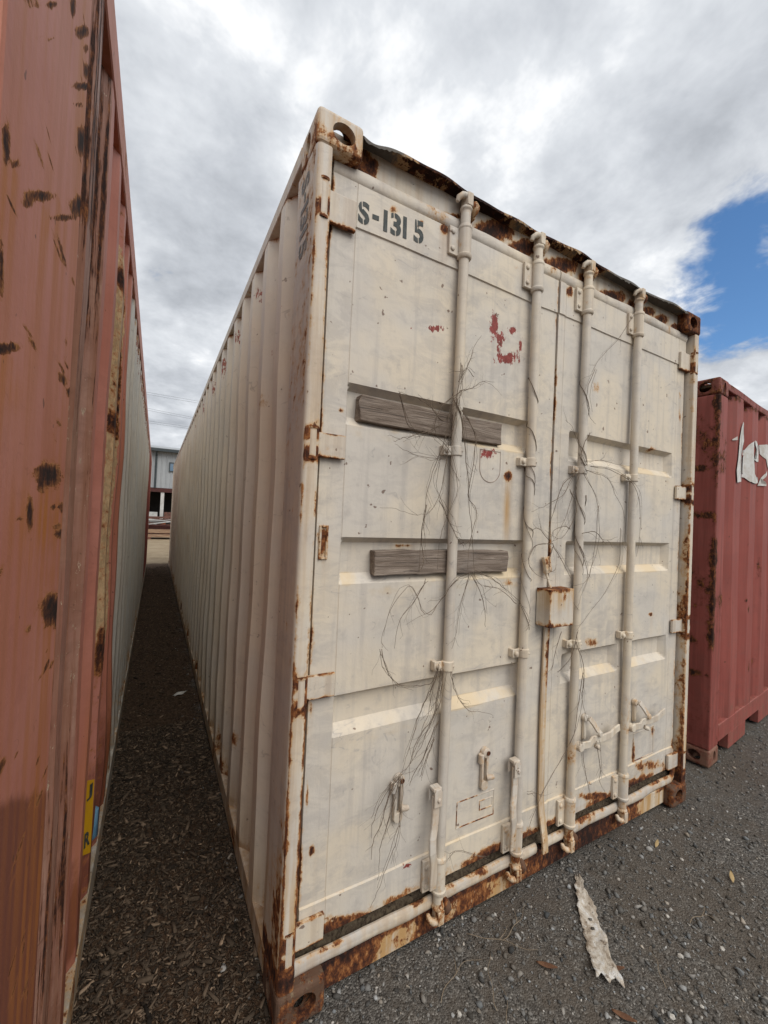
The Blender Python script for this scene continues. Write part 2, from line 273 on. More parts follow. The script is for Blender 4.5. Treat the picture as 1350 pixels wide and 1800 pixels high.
def paint(name, base1, base2, chip, dirt, smudge, streak, rough=0.55, fleck=0.5, rustdark=0.0, halo=(0.50, 0.30, 0.13), rs=(20, 20, 15), grime=1.0, ragged=1.25):
    """weathered paint; wear = (rust, chips, deposit and door ledge highlight, run-off), smudge = grime and band lip shade"""
    m, t, b = newmat(name)
    co = objco(t)
    at = t.n('ShaderNodeAttribute', attribute_name='wear')
    ds = t.n('ShaderNodeAttribute', attribute_name='smudge')
    sp = t.n('ShaderNodeSeparateColor')
    t.put(sp.inputs[0], at.outputs['Color'])
    R, G, B, A = sp.outputs[0], sp.outputs[1], sp.outputs[2], at.outputs['Alpha']
    D = ds.outputs['Fac']
    big = t.noise(co, 2.6, 3, 0.6)
    med = t.noise(co, 13, 4, 0.68)
    streaky = t.noise(t.scale(co, (26, 26, 1.3)), 1.0, 4, 0.62)
    wisps = t.noise(t.scale(co, (7, 7, 15)), 1.0, 5, 0.72, 0.7)
    col = t.mix(t.step(big, 0.36, 0.64), base1, base2)
    # grime: long runs, wiped smudges, fine speckle
    runs = t.math('MULTIPLY', t.step(streaky, 0.48, 0.70), t.math('ADD', 0.24 * grime, t.math('MULTIPLY', A, 0.25)))
    col = t.mix(runs, col, smudge)
    wip = t.math('MULTIPLY', t.step(t.math('ADD', wisps, t.math('MULTIPLY', D, 0.20)), 0.50, 0.72), t.math('ADD', 0.14 * grime, D), clamp=True)
    col = t.mix(t.math('MULTIPLY', wip, 0.50), col, smudge)
    col = t.mix(t.math('MULTIPLY', t.step(med, 0.52, 0.75), 0.30 * grime), col, smudge)
    # thin scuffs: narrow contour lines of a stretched noise
    sn = t.noise(t.scale(co, (3.2, 3.2, 5.5)), 1.0, 3, 0.55, 0.9)
    sc = t.math('MULTIPLY', t.step(t.math('ABSOLUTE', t.math('SUBTRACT', sn, 0.5)), 0.0055, 0.001), t.step(wisps, 0.50, 0.62))
    col = t.mix(t.math('MULTIPLY', sc, 0.6), col, smudge)
    # deposits
    dep = t.step(t.math('ADD', B, t.math('MULTIPLY', t.math('SUBTRACT', med, 0.5), 0.9)), 0.36, 0.80)
    col = t.mix(t.math('MULTIPLY', dep, 0.9), col, dirt)
    # rust run-off staining
    ro = t.math('MULTIPLY', A, t.step(streaky, 0.36, 0.62))
    col = t.mix(t.math('MULTIPLY', ro, 0.95, clamp=True), col, streak)
    # old paint showing through
    cn = t.noise(t.scale(co, (42, 42, 24)), 1.0, 5, 0.75)
    cm = t.step(t.math('ADD', G, t.math('MULTIPLY', t.math('SUBTRACT', cn, 0.5), 2.1)), 0.48, 0.52)
    cm = t.math('MULTIPLY', cm, t.step(G, 0.05, 0.12))
    rn2 = t.noise(t.scale(co, (55, 55, 30)), 1.0, 4, 0.75)
    col = t.mix(cm, col, t.mix(t.step(rn2, 0.35, 0.65), tuple(c * 0.62 for c in chip), chip))
    # flecks
    fl = t.step(t.noise(co, 30, 2, 0.55), 0.72, 0.75)
    col = t.mix(t.math('MULTIPLY', fl, fleck), col, (0.10, 0.045, 0.025))
    # rust
    rn = t.noise(t.scale(co, rs), 1.0, 5, 0.74)
    rv = t.math('ADD', R, t.math('MULTIPLY', t.math('SUBTRACT', rn, 0.5), ragged))
    gate = t.step(R, 0.04, 0.16)
    hal = t.math('MULTIPLY', t.step(rv, 0.30, 0.52), gate)
    rm = t.math('MULTIPLY', t.step(rv, 0.47, 0.55), gate)
    rc = t.ramp(t.math('SUBTRACT', t.math('ADD', rn2, t.math('MULTIPLY', t.math('SUBTRACT', 0.75, rv), 0.5)), rustdark),
                [(0.30, (0.020, 0.010, 0.008)), (0.45, (0.062, 0.022, 0.012)), (0.57, (0.17, 0.058, 0.020)), (0.72, (0.38, 0.17, 0.06))])
    col = t.mix(t.math('MULTIPLY', hal, 0.75), col, halo)
    col = t.mix(rm, col, rc)
    t.put(b.inputs['Base Color'], col)
    t.put(b.inputs['Roughness'], t.math('ADD', rough, t.math('MULTIPLY', rm, 0.35)))
    b.inputs['Specular IOR Level'].default_value = 0.25
    h = t.math('ADD', t.math('MULTIPLY', med, 0.4), t.math('MULTIPLY', rn2, 0.25))
    h = t.math('ADD', h, t.math('MULTIPLY', rm, 0.3))
    bump(t, b, h, 0.5, 0.006)
    return m


CREAM = paint('cream_paint', (0.565, 0.522, 0.462), (0.645, 0.565, 0.448), (0.27, 0.055, 0.045), (0.62, 0.50, 0.335), (0.35, 0.325, 0.305), (0.44, 0.25, 0.08), 0.55, 0.75, grime=1.4)
SIDEP = paint('brightened_side_paint', (0.66, 0.60, 0.51), (0.71, 0.625, 0.50), (0.38, 0.13, 0.09), (0.24, 0.125, 0.055), (0.40, 0.345, 0.285), (0.45, 0.29, 0.15), 0.55, 0.5, grime=0.55)  # same cream paint, lightened to make up for dim light in the alley
PINKP = paint('pink_paint', (0.500, 0.212, 0.162), (0.445, 0.172, 0.124), (0.58, 0.41, 0.23), (0.175, 0.058, 0.036), (0.32, 0.125, 0.088), (0.42, 0.150, 0.040), 0.58, 0.7, -0.02, (0.38, 0.140, 0.050), (48, 12, 42), 1.1, 1.5)
PINKW = paint('scoured_pink_paint', (0.34, 0.165, 0.125), (0.42, 0.25, 0.185), (0.55, 0.42, 0.30), (0.16, 0.06, 0.04), (0.20, 0.105, 0.075), (0.26, 0.10, 0.04), 0.5, 0.5, 0.12, (0.24, 0.10, 0.06), (60, 60, 3.0), 1.8, 1.7)
DULLW = paint('grey_white_paint', (0.50, 0.50, 0.47), (0.56, 0.54, 0.48), (0.30, 0.12, 0.08), (0.27, 0.22, 0.16), (0.33, 0.31, 0.27), (0.38, 0.27, 0.15), 0.55, 0.5)
REDP = paint('red_paint', (0.270, 0.072, 0.058), (0.300, 0.085, 0.068), (0.12, 0.03, 0.025), (0.20, 0.12, 0.08), (0.21, 0.085, 0.072), (0.13, 0.03, 0.022), 0.6, 0.7, 0.10, (0.15, 0.036, 0.026), ragged=1.25)
RUSTP = paint('rusted_steel', (0.10, 0.060, 0.040), (0.15, 0.095, 0.065), (0.22, 0.16, 0.10), (0.17, 0.125, 0.085), (0.06, 0.042, 0.03), (0.15, 0.06, 0.025), 0.85, 0.7, 0.08, (0.10, 0.055, 0.035))
LIPP = paint('weathered_roof_edge', (0.11, 0.105, 0.095), (0.155, 0.145, 0.13), (0.05, 0.03, 0.02), (0.12, 0.09, 0.06), (0.08, 0.07, 0.06), (0.10, 0.06, 0.03), 0.7, 0.7, 0.20)


def simple(name, c1, c2, scale=8, rough=0.7, detail=6, bs=0.25, bd=0.003, stretch=(1, 1, 1), metal=0.0, attr=None):
    m, t, b = newmat(name)
    co = t.scale(objco(t), stretch)
    n = t.noise(co, scale, min(detail, 4), 0.65)
    f = t.step(n, 0.32, 0.68)
    col = t.mix(f, c1, c2)
    if attr:
        a = t.n('ShaderNodeAttribute', attribute_name=attr)
        col = t.mix(1.0, col, a.outputs['Color'], 'MULTIPLY')
    t.put(b.inputs['Base Color'], col)
    b.inputs['Roughness'].default_value = rough
    b.inputs['Metallic'].default_value = metal
    b.inputs['Specular IOR Level'].default_value = 0.3
    bump(t, b, n, bs, bd)
    return m


BLACKPAINT = simple('stencil_black', (0.022, 0.032, 0.032), (0.06, 0.065, 0.06), 60, 0.6)
GREYPAINT = simple('faded_stencil', (0.12, 0.12, 0.11), (0.24, 0.21, 0.18), 30, 0.6)
WHITEPAINT = simple('logo_white', (0.62, 0.62, 0.60), (0.50, 0.47, 0.42), 20, 0.55)
VINEM = simple('dry_vine_bark', (0.095, 0.068, 0.048), (0.19, 0.145, 0.105), 40, 0.85)
TWIGM = simple('dry_grass_stalk', (0.30, 0.24, 0.17), (0.20, 0.15, 0.10), 30, 0.85)
LEAFM = simple('dry_leaf', (0.17, 0.085, 0.045), (0.09, 0.04, 0.025), 30, 0.8)
LEAFY = simple('yellow_leaf', (0.45, 0.34, 0.18), (0.34, 0.23, 0.10), 30, 0.8)
STONEM = simple('gravel_stone', (0.85, 0.85, 0.85), (1, 1, 1), 60, 0.85, attr='tint')
PALESTONE = simple('pale_stone', (0.50, 0.47, 0.42), (0.34, 0.32, 0.29), 90, 0.8)
CHIPM = simple('bark_chip', (0.8, 0.8, 0.8), (1, 1, 1), 40, 0.9, attr='tint')
YELLOW = simple('yellow_sticker', (0.55, 0.30, 0.01), (0.50, 0.27, 0.015), 20, 0.4)
BLUE = simple('blue_plastic', (0.10, 0.22, 0.33), (0.14, 0.28, 0.40), 20, 0.35)
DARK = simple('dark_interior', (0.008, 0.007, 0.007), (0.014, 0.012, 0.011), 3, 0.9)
DIRTM = simple('packed_grit', (0.045, 0.030, 0.020), (0.11, 0.085, 0.055), 70, 0.95, bs=0.8, bd=0.01)
CABLE = simple('cable_black', (0.03, 0.03, 0.032), (0.045, 0.045, 0.045), 4, 0.6)
CLAD = simple('grey_cladding', (0.30, 0.315, 0.33), (0.34, 0.355, 0.365), 1.5, 0.5)
DKMETAL = simple('dark_grey_trim', (0.035, 0.045, 0.05), (0.05, 0.058, 0.062), 3, 0.45)
REDBEAM = simple('red_oxide_steel', (0.045, 0.014, 0.012), (0.075, 0.022, 0.018), 6, 0.6)
WPOST = simple('white_post_paint', (0.55, 0.54, 0.52), (0.42, 0.40, 0.38), 4, 0.6)
TIMBER = simple('scrap_timber', (0.22, 0.13, 0.08), (0.34, 0.24, 0.16), 3, 0.85, stretch=(1, 12, 12))
SCRAPM = simple('scrap_metal', (0.06, 0.035, 0.028), (0.16, 0.07, 0.05), 5, 0.8)
PIPEM = simple('pale_pipe', (0.45, 0.46, 0.45), (0.33, 0.33, 0.32), 4, 0.6)
PAPER = simple('paper_scrap_white', (0.60, 0.59, 0.56), (0.48, 0.46, 0.42), 40, 0.8)

m_, t, b = newmat('window_glass')
b.inputs['Base Color'].default_value = (0.05, 0.12, 0.2, 1)
b.inputs['Roughness'].default_value = 0.06
b.inputs['Metallic'].default_value = 0.0
b.inputs['Specular IOR Level'].default_value = 1.0
b.inputs['Coat Weight'].default_value = 1.0
GLASS = m_

# weathered plank
m_, t, b = newmat('grey_weathered_wood')
co = objco(t)
g1 = t.noise(t.scale(co, (3.5, 34, 34)), 1.0, 6, 0.7, 1.6)
g2 = t.noise(t.scale(co, (2.2, 70, 70)), 1.0, 3, 0.55, 2.2)
bl = t.noise(co, 5, 4, 0.6)
wc = t.ramp(g1, [(0.26, (0.060, 0.043, 0.032)), (0.45, (0.165, 0.125, 0.096)), (0.62, (0.25, 0.20, 0.16)), (0.8, (0.35, 0.295, 0.245))])
wc = t.mix(t.math('MULTIPLY', t.step(g2, 0.58, 0.70), 0.75), wc, (0.055, 0.042, 0.034))
wc = t.mix(t.math('MULTIPLY', t.step(bl, 0.5, 0.75), 0.4), wc, (0.10, 0.105, 0.11))
t.put(b.inputs['Base Color'], wc)
b.inputs['Roughness'].default_value = 0.9
bump(t, b, t.math('ADD', g1, t.math('MULTIPLY', g2, 0.6)), 0.8, 0.006)
WOOD = m_

# flake of old paint and rust
m_, t, b = newmat('peeled_flake')
co = objco(t)
n1 = t.noise(co, 14, 8, 0.7, 0.5)
n2 = t.noise(co, 45, 6, 0.7)
fc = t.ramp(n1, [(0.34, (0.13, 0.09, 0.06)), (0.44, (0.34, 0.28, 0.215)), (0.53, (0.50, 0.45, 0.38)), (0.63, (0.62, 0.62, 0.61))])
fc = t.mix(t.math('MULTIPLY', t.step(n2, 0.58, 0.66), 0.8), fc, (0.10, 0.065, 0.04))
t.put(b.inputs['Base Color'], fc)
b.inputs['Roughness'].default_value = 0.85
bump(t, b, t.math('ADD', n1, n2), 0.7, 0.01)
FLAKE = m_

# ground: dark crushed gravel, bark litter in the alley, pale dirt beyond
m_, t, b = newmat('yard_ground')
co = objco(t)
sx = t.n('ShaderNodeSeparateXYZ')
t.put(sx.inputs[0], co)
X, Y = sx.outputs[0], sx.outputs[1]
wob = t.math('MULTIPLY', t.math('SUBTRACT', t.noise(co, 3.2, 6, 0.6), 0.5), 0.5)
gr1 = t.n('ShaderNodeTexVoronoi')
t.put(gr1.inputs['Vector'], co)
gr1.inputs['Scale'].default_value = 170
gsp = t.n('ShaderNodeSeparateColor')
t.put(gsp.inputs[0], gr1.outputs['Color'])
gv = gsp.outputs[0]
grav = t.ramp(gv, [(0.0, (0.045, 0.041, 0.037)), (0.5, (0.098, 0.090, 0.080)), (0.9, (0.16, 0.149, 0.134)), (1.0, (0.28, 0.265, 0.24))])
gdust = t.math('ADD', t.math('MULTIPLY', t.noise(co, 1.7, 4, 0.6, 0.8), 0.5), t.math('MULTIPLY', t.noise(co, 14, 4, 0.7), 0.5))
grav = t.mix(t.math('MULTIPLY', t.step(gdust, 0.42, 0.62), 0.72), grav, (0.098, 0.080, 0.063))
mn = t.noise(t.scale(co, (60, 38, 30)), 1.0, 5, 0.75)
mul = t.ramp(mn, [(0.32, (0.020, 0.012, 0.007)), (0.5, (0.065, 0.040, 0.024)), (0.66, (0.125, 0.080, 0.050)), (0.8, (0.21, 0.15, 0.10))])
dn = t.noise(co, 1.7, 4, 0.65)
dirt = t.ramp(dn, [(0.3, (0.22, 0.165, 0.105)), (0.55, (0.30, 0.235, 0.155)), (0.75, (0.38, 0.31, 0.22))])
mm = t.step(t.math('ADD', X, wob), 0.10, -0.04)
gcol = t.mix(mm, grav, mul)
dm = t.step(t.math('ADD', Y, t.math('MULTIPLY', wob, 2.0)), 12.2, 12.9)
gcol = t.mix(dm, gcol, dirt)
t.put(b.inputs['Base Color'], gcol)
b.inputs['Roughness'].default_value = 0.95
b.inputs['Specular IOR Level'].default_value = 0.2
bump(t, b, t.math('ADD', t.math('MULTIPLY', gr1.outputs['Distance'], -1.0), t.math('MULTIPLY', mn, 0.6)), 0.8, 0.006)
GROUND = m_


# ------------------------------------------------------------------ mesh building
def spots_field(spots, axis, run=.6, length=.05):
    """spots (a, z, half-axis 1, half-axis 2, channel, amp) on a wall; axis = coordinate index of a"""
    def f(co):
        W5 = np.zeros((len(co), 5))
        idx = {'R': 0, 'G': 1, 'B': 2, 'A': 3, 'D': 4}
        for a, z, p, q, r, s_, ch, amp in spots:
            J = np.linalg.inv(np.array([[p, r], [q, s_]]) + np.eye(2) * 1e-6)
            da, dz = co[:, axis] - a, co[:, 2] - z
            d = (J[0, 0] * da + J[0, 1] * dz) ** 2 + (J[1, 0] * da + J[1, 1] * dz) ** 2
            W5[:, idx[ch]] = np.maximum(W5[:, idx[ch]], amp * np.exp(-d * 0.8))
            if ch == 'R' and amp > .55:   # run-off below each rusted place
                sa, sz = max(abs(p), .004), max(abs(s_), .004)
                below = np.clip(-dz / (sz + length), 0, 6)
                g = np.exp(-(da / (sa * .9 + .004)) ** 2) * np.where(dz < 0, np.exp(-below * .8), 0)
                W5[:, 3] = np.maximum(W5[:, 3], amp * run * g)
        return W5
    return f


class MB:
    def __init__(s):
        s.v, s.f, s.n = [], [], 0

    def add(s, v, f):
        v = np.asarray(v, float).reshape(-1, 3)
        s.v.append(v)
        s.f.extend([tuple(i + s.n for i in q) for q in f])
        s.n += len(v)
        return s

    def box(s, x0, x1, y0, y1, z0, z1, step=None):
        st3 = step if isinstance(step, tuple) else (step,) * 3
        if step is None:
            v = [(x, y, z) for x in (x0, x1) for y in (y0, y1) for z in (z0, z1)]
            return s.add(v, [(0, 1, 3, 2), (4, 6, 7, 5), (0, 4, 5, 1), (2, 3, 7, 6), (0, 2, 6, 4), (1, 5, 7, 3)])
        ax = [np.linspace(a, b_, max(2, int(round((b_ - a) / q)) + 1)) for a, b_, q in ((x0, x1, st3[0]), (y0, y1, st3[1]), (z0, z1, st3[2]))]
        idx, vs, fs = {}, [], []

        def vid(i, j, k):
            if (i, j, k) not in idx:
                idx[(i, j, k)] = len(vs)
                vs.append((ax[0][i], ax[1][j], ax[2][k]))
            return idx[(i, j, k)]
        n = [len(a) - 1 for a in ax]
        for i in range(n[0]):
            for j in range(n[1]):
                fs.append((vid(i, j, 0), vid(i, j + 1, 0), vid(i + 1, j + 1, 0), vid(i + 1, j, 0)))
                fs.append((vid(i, j, n[2]), vid(i + 1, j, n[2]), vid(i + 1, j + 1, n[2]), vid(i, j + 1, n[2])))
        for i in range(n[0]):
            for k in range(n[2]):
                fs.append((vid(i, 0, k), vid(i + 1, 0, k), vid(i + 1, 0, k + 1), vid(i, 0, k + 1)))
                fs.append((vid(i, n[1], k), vid(i, n[1], k + 1), vid(i + 1, n[1], k + 1), vid(i + 1, n[1], k)))
        for j in range(n[1]):
            for k in range(n[2]):
                fs.append((vid(0, j, k), vid(0, j, k + 1), vid(0, j + 1, k + 1), vid(0, j + 1, k)))
                fs.append((vid(n[0], j, k), vid(n[0], j + 1, k), vid(n[0], j + 1, k + 1), vid(n[0], j, k + 1)))
        return s.add(vs, fs)

    def tube(s, pts, r, n=8, caps=True, squash=None):
        """tube along a polyline; r a number or list; squash=(a,b) scales the two section axes"""
        pts = [Vector(p) for p in pts]
        m = len(pts)
        rs = r if isinstance(r, (list, tuple, np.ndarray)) else [r] * m
        vs, fs = [], []
        up = None
        for i, p in enumerate(pts):
            d = (pts[min(i + 1, m - 1)] - pts[max(i - 1, 0)])
            d = d.normalized() if d.length > 1e-9 else Vector((0, 0, 1))
            if up is None:
                up = Vector((0, -1, 0)) if abs(d.y) < .9 else Vector((1, 0, 0))
            a = (up - d * up.dot(d))
            a = a.normalized() if a.length > 1e-6 else d.orthogonal().normalized()
            up = a
            b_ = d.cross(a)
            sa, sb = squash or (1, 1)
            for k in range(n):
                th = 2 * math.pi * k / n
                vs.append(p + a * (math.cos(th) * rs[i] * sa) + b_ * (math.sin(th) * rs[i] * sb))
        for i in range(m - 1):
            for k in range(n):
                k2 = (k + 1) % n
                fs.append((i * n + k, i * n + k2, (i + 1) * n + k2, (i + 1) * n + k))
        if caps:
            fs.append(tuple(range(n - 1, -1, -1)))
            fs.append(tuple((m - 1) * n + k for k in range(n)))
        return s.add([tuple(v) for v in vs], fs)

    def extrude(s, prof, path, closed=True, caps=True):
        """profile of points (already 3-vectors at path 0) moved along list of offsets"""
        prof = np.asarray(prof, float)
        n, m = len(prof), len(path)
        vs = np.concatenate([prof + np.asarray(o) for o in path])
        fs = []
        for i in range(m - 1):
            for k in range(n if closed else n - 1):
                k2 = (k + 1) % n
                fs.append((i * n + k, i * n + k2, (i + 1) * n + k2, (i + 1) * n + k))
        if caps and closed:
            fs.append(tuple(range(n - 1, -1, -1)))
            fs.append(tuple((m - 1) * n + k for k in range(n)))
        return s.add(vs, fs)

    def poly(s, pts, off):
        """flat polygon with thickness: pts list of 3-vectors, off = thickness vector"""
        n = len(pts)
        p = np.asarray(pts, float)
        fs = [tuple(range(n)), tuple(range(2 * n - 1, n - 1, -1))]
        fs += [(k, k + n, (k + 1) % n + n, (k + 1) % n) for k in range(n)]
        return s.add(np.concatenate([p, p + np.asarray(off)]), fs)

    def build(s, name, mat, parent=None, wear=None, smooth=False, bevel=0.0, segs=1, recalc=True):
        v = np.concatenate(s.v)
        me = bpy.data.meshes.new(name)
        me.from_pydata(v.tolist(), [], s.f)
        if recalc:
            bm = bmesh.new()
            bm.from_mesh(me)
            bmesh.ops.recalc_face_normals(bm, faces=bm.faces)
            bm.to_mesh(me)
            bm.free()
        return finish(name, me, mat, parent, wear, smooth, bevel, segs)


def set_wear(me, wear):
    n = len(me.vertices)
    co = np.empty(n * 3, np.float32)
    me.vertices.foreach_get('co', co)
    co = co.reshape(-1, 3).astype(float)
    W5 = wear(co) if callable(wear) else np.tile(np.asarray(wear, float), (n, 1))
    W5 = np.clip(W5, 0, 1.4)
    a = me.attributes.new('wear', 'FLOAT_COLOR', 'POINT')
    a.data.foreach_set('color', W5[:, :4].astype(np.float32).ravel())
    d = me.attributes.new('smudge', 'FLOAT', 'POINT')
    d.data.foreach_set('value', W5[:, 4].astype(np.float32).ravel())


def finish(name, me, mat, parent=None, wear=None, smooth=False, bevel=0.0, segs=1):
    if wear is not None:
        set_wear(me, wear)
    if smooth:
        me.polygons.foreach_set('use_smooth', [True] * len(me.polygons))
        if smooth != 'all':
            try:
                me.set_sharp_from_angle(angle=math.radians(42))
            except Exception:
                pass
    me.materials.append(mat)
    o = bpy.data.objects.new(name, me)
    COL.objects.link(o)
    if parent:
        o.parent = parent
    if bevel:
        md = o.modifiers.new('bevel', 'BEVEL')
        md.width = bevel
        md.segments = segs
        md.limit_method = 'ANGLE'
        md.angle_limit = math.radians(40)
    return o


def tag(o, label=None, cat=None, group=None, kind=None):
    if label:
        o['label'] = label
    if cat:
        o['category'] = cat
    if group:
        o['group'] = group
    if kind:
        o['kind'] = kind
    return o


def thing(name, label, cat, loc=(0, 0, 0), rz=0.0, group=None):
    o = bpy.data.objects.new(name, None)
    o.empty_display_size = 0.1
    COL.objects.link(o)
    o.location = loc
    o.rotation_euler = (0, 0, rz)
    return tag(o, label, cat, group)


def U(r=0, g=0, b_=0, a=0, d=0):
    return (r, g, b_, a, d)


def wav(x, seed, freqs=(1.3, 2.9, 6.1, 12.7)):
    x = np.asarray(x, float)
    out = np.zeros_like(x)
    for i, f in enumerate(freqs):
        out += np.sin(x * f * 2 * math.pi + seed * (i + 1.7) * 2.13) / (1 + i)
    return out


def axis_pts(brk, step):
    brk = sorted(set(round(b_, 5) for b_ in brk))
    out = []
    for a, b_ in zip(brk[:-1], brk[1:]):
        n = max(1, int(math.ceil((b_ - a) / step - 1e-6)))
        out += list(np.linspace(a, b_, n, endpoint=False))
    return np.array(out + [brk[-1]])


# ------------------------------------------------------------------ ground
def ground_z(x, y):
    z = 0.010 * (wav(x * .55 + y * .31 + .10 * np.sin(4 * y), 2.0, (.5, 1.1, 2.3)) + wav(y * .6 - x * .27 + .10 * np.sin(5 * x), 5.0, (.6, 1.3, 2.1))) * .5
    z = np.clip(z, -.02, .008) - .008
    return z * (1 - np.clip((np.abs(x) + np.abs(y) - 40) / 40, 0, 1))


def make_ground():
    xs = np.unique(np.concatenate([np.linspace(-300, -8, 12), np.linspace(-8, -0.7, 16), np.arange(-0.7, 6.0, 0.03), np.linspace(6, 14, 24), np.linspace(14, 300, 12)]).round(4))
    ys = np.unique(np.concatenate([np.linspace(-60, -3, 8), np.linspace(-3, -1.3, 10), np.arange(-1.3, 1.2, 0.03), np.linspace(1.2, 14, 110), np.linspace(14, 60, 30), np.linspace(60, 500, 10)]).round(4))
    XX, YY = np.meshgrid(xs, ys, indexing='ij')
    Z = ground_z(XX, YY)
    v = np.stack([XX, YY, Z], -1).reshape(-1, 3)
    ny = len(ys)
    I, J = np.meshgrid(np.arange(len(xs) - 1), np.arange(ny - 1), indexing='ij')
    a = (I * ny + J).ravel()
    f = np.stack([a, a + ny, a + ny + 1, a + 1], -1)
    me = bpy.data.meshes.new('ground')
    me.from_pydata(v.tolist(), [], f.tolist())
    me.polygons.foreach_set('use_smooth', [True] * len(me.polygons))
    o = finish('ground', me, GROUND)
    tag(o, 'dark crushed gravel yard with bark litter between the containers', None, None, 'structure')
    return o


make_ground()

# ------------------------------------------------------------------ container pieces
Wd = 2.438


def casting_arrays():
    """one hollow ISO corner casting, outer corner at the origin, body towards +x +y, top at z=.118"""
    def cube(x0, x1, y0, y1, z0, z1, bev=0):
        bm = bmesh.new()
        bmesh.ops.create_cube(bm, size=1)
        for v in bm.verts:
            v.co = ((x0 + x1) / 2 + v.co.x * (x1 - x0), (y0 + y1) / 2 + v.co.y * (y1 - y0), (z0 + z1) / 2 + v.co.z * (z1 - z0))
        if bev:
            bmesh.ops.bevel(bm, geom=bm.edges[:], offset=bev, segments=3, affect='EDGES', profile=0.5)
        me = bpy.data.meshes.new('tmp')
        bm.to_mesh(me)
        bm.free()
        o = bpy.data.objects.new('tmp', me)
        COL.objects.link(o)
        return o

    def slot(axis, c, ra, rb, h, n=20):
        bm = bmesh.new()
        e = []
        for k in range(n):
            th = 2 * math.pi * k / n
            a, b_ = ra * math.cos(th), rb * math.sin(th)
            p = {'y': (c[0] + a, c[1], c[2] + b_), 'x': (c[0], c[1] + a, c[2] + b_), 'z': (c[0] + a, c[1] + b_, c[2])}[axis]
            e.append(bm.verts.new(p))
        f = bm.faces.new(e)
        r = bmesh.ops.extrude_face_region(bm, geom=[f])
        d = {'y': (0, h, 0), 'x': (h, 0, 0), 'z': (0, 0, -h)}[axis]
        bmesh.ops.translate(bm, verts=[g for g in r['geom'] if isinstance(g, bmesh.types.BMVert)], vec=d)
        bmesh.ops.recalc_face_normals(bm, faces=bm.faces)
        me = bpy.data.meshes.new('tmp')
        bm.to_mesh(me)
        bm.free()
        o = bpy.data.objects.new('tmp', me)
        COL.objects.link(o)
        return o
    base = cube(0, .162, 0, .178, 0, .118, .016)
    cuts = [cube(.026, .140, .030, .152, .016, .092), slot('y', (.090, -.02, .058), .040, .034, .07), slot('x', (-.02, .095, .056), .024, .036, .07), slot('z', (.084, .092, .14), .032, .060, .07)]
    for c in cuts:
        md = base.modifiers.new('b', 'BOOLEAN')
        md.operation = 'DIFFERENCE'
        md.solver = 'EXACT'
        md.object = c
    bpy.context.view_layer.update()
    dg = bpy.context.evaluated_depsgraph_get()
    me = bpy.data.meshes.new_from_object(base.evaluated_get(dg))
    v = np.array([tuple(x.co) for x in me.vertices])
    f = [tuple(p.vertices) for p in me.polygons]
    for o in [base] + cuts:
        bpy.data.objects.remove(o, do_unlink=True)
    return v, f


CAST_V, CAST_F = casting_arrays()


def castings(parent, L, H, mats, wear_of):
    """eight corner castings; mats(ix,iy,iz) gives the material"""
    for ix in (0, 1):
        for iy in (0, 1):
            for iz in (0, 1):
                v = CAST_V.copy()
                flip = 0
                if ix:
                    v[:, 0] = Wd - v[:, 0]
                    flip += 1
                if iy:
                    v[:, 1] = L - v[:, 1]
                    flip += 1
                if iz == 0:
                    v[:, 2] = .118 - v[:, 2]
                    flip += 1
                else:
                    v[:, 2] += H - .118
                f = [q[::-1] for q in CAST_F] if flip % 2 else CAST_F
                mb = MB()
                mb.add(v, f)
                mb.build('corner_casting', mats(ix, iy, iz), parent, wear_of(ix, iy, iz), recalc=False)


def corr_profile(y0, y1, first, pitch, depth, kf=.24, ks=.245):
    """outline of a corrugated wall: (y, inward offset); outer flats start at `first`"""
    fo, sl = kf * pitch, ks * pitch
    pts = [(y0, depth)]
    k = -4
    while first + k * pitch < y1:
        a = first + k * pitch
        for yy, d in ((a - sl, depth), (a, 0), (a + fo, 0), (a + fo + sl, depth)):
            if y0 + .004 < yy < y1 - .004:
                pts.append((yy, d))
        k += 1
    pts.append((y1, depth))
    pts.sort()
    return pts


def corr_wall(name, parent, mat, xout, sgn, prof, z0, z1, wear, nz=60, dent=0.0, seed=1.0):
    """wall in the y-z plane, outward side at xout, inward direction sgn (+1 = +x)"""
    ys = np.array([p[0] for p in prof])
    ds = np.array([p[1] for p in prof])
    zs = np.linspace(z0, z1, nz)
    YY, ZZ = np.meshgrid(ys, zs, indexing='ij')
    DD = np.repeat(ds[:, None], nz, 1)
    if dent:
        edge = np.clip(np.minimum(ZZ - z0, z1 - ZZ) / .25, 0, 1)
        DD = DD + dent * edge * (wav(YY * .45 + ZZ * .3, seed, (1, 2.2)) + wav(ZZ * .9 + np.floor(YY / .29) * 1.7, seed + 3, (.6, 1.7))) * .5
    v = np.stack([xout + sgn * (DD + .004), YY, ZZ], -1).reshape(-1, 3)
    v2 = v + np.array([sgn * .003, 0, 0])
    n = len(ys)
    f = []
    N = n * nz
    for i in range(n - 1):
        for k in range(nz - 1):
            a = i * nz + k
            f.append((a, a + nz, a + nz + 1, a + 1))
            f.append((N + a, N + a + 1, N + a + nz + 1, N + a + nz))
    for i in range(n - 1):
        a = i * nz
        f.append((a, N + a, N + a + nz, a + nz))
        a = i * nz + nz - 1
        f.append((a, a + nz, N + a + nz, N + a))
    for k in range(nz - 1):
        f.append((k, k + 1, N + k + 1, N + k))
        a = (n - 1) * nz + k
        f.append((a, N + a, N + a + 1, a + 1))
    mb = MB()
    mb.add(np.concatenate([v, v2]), f)
    return mb.build(name, mat, parent, wear)


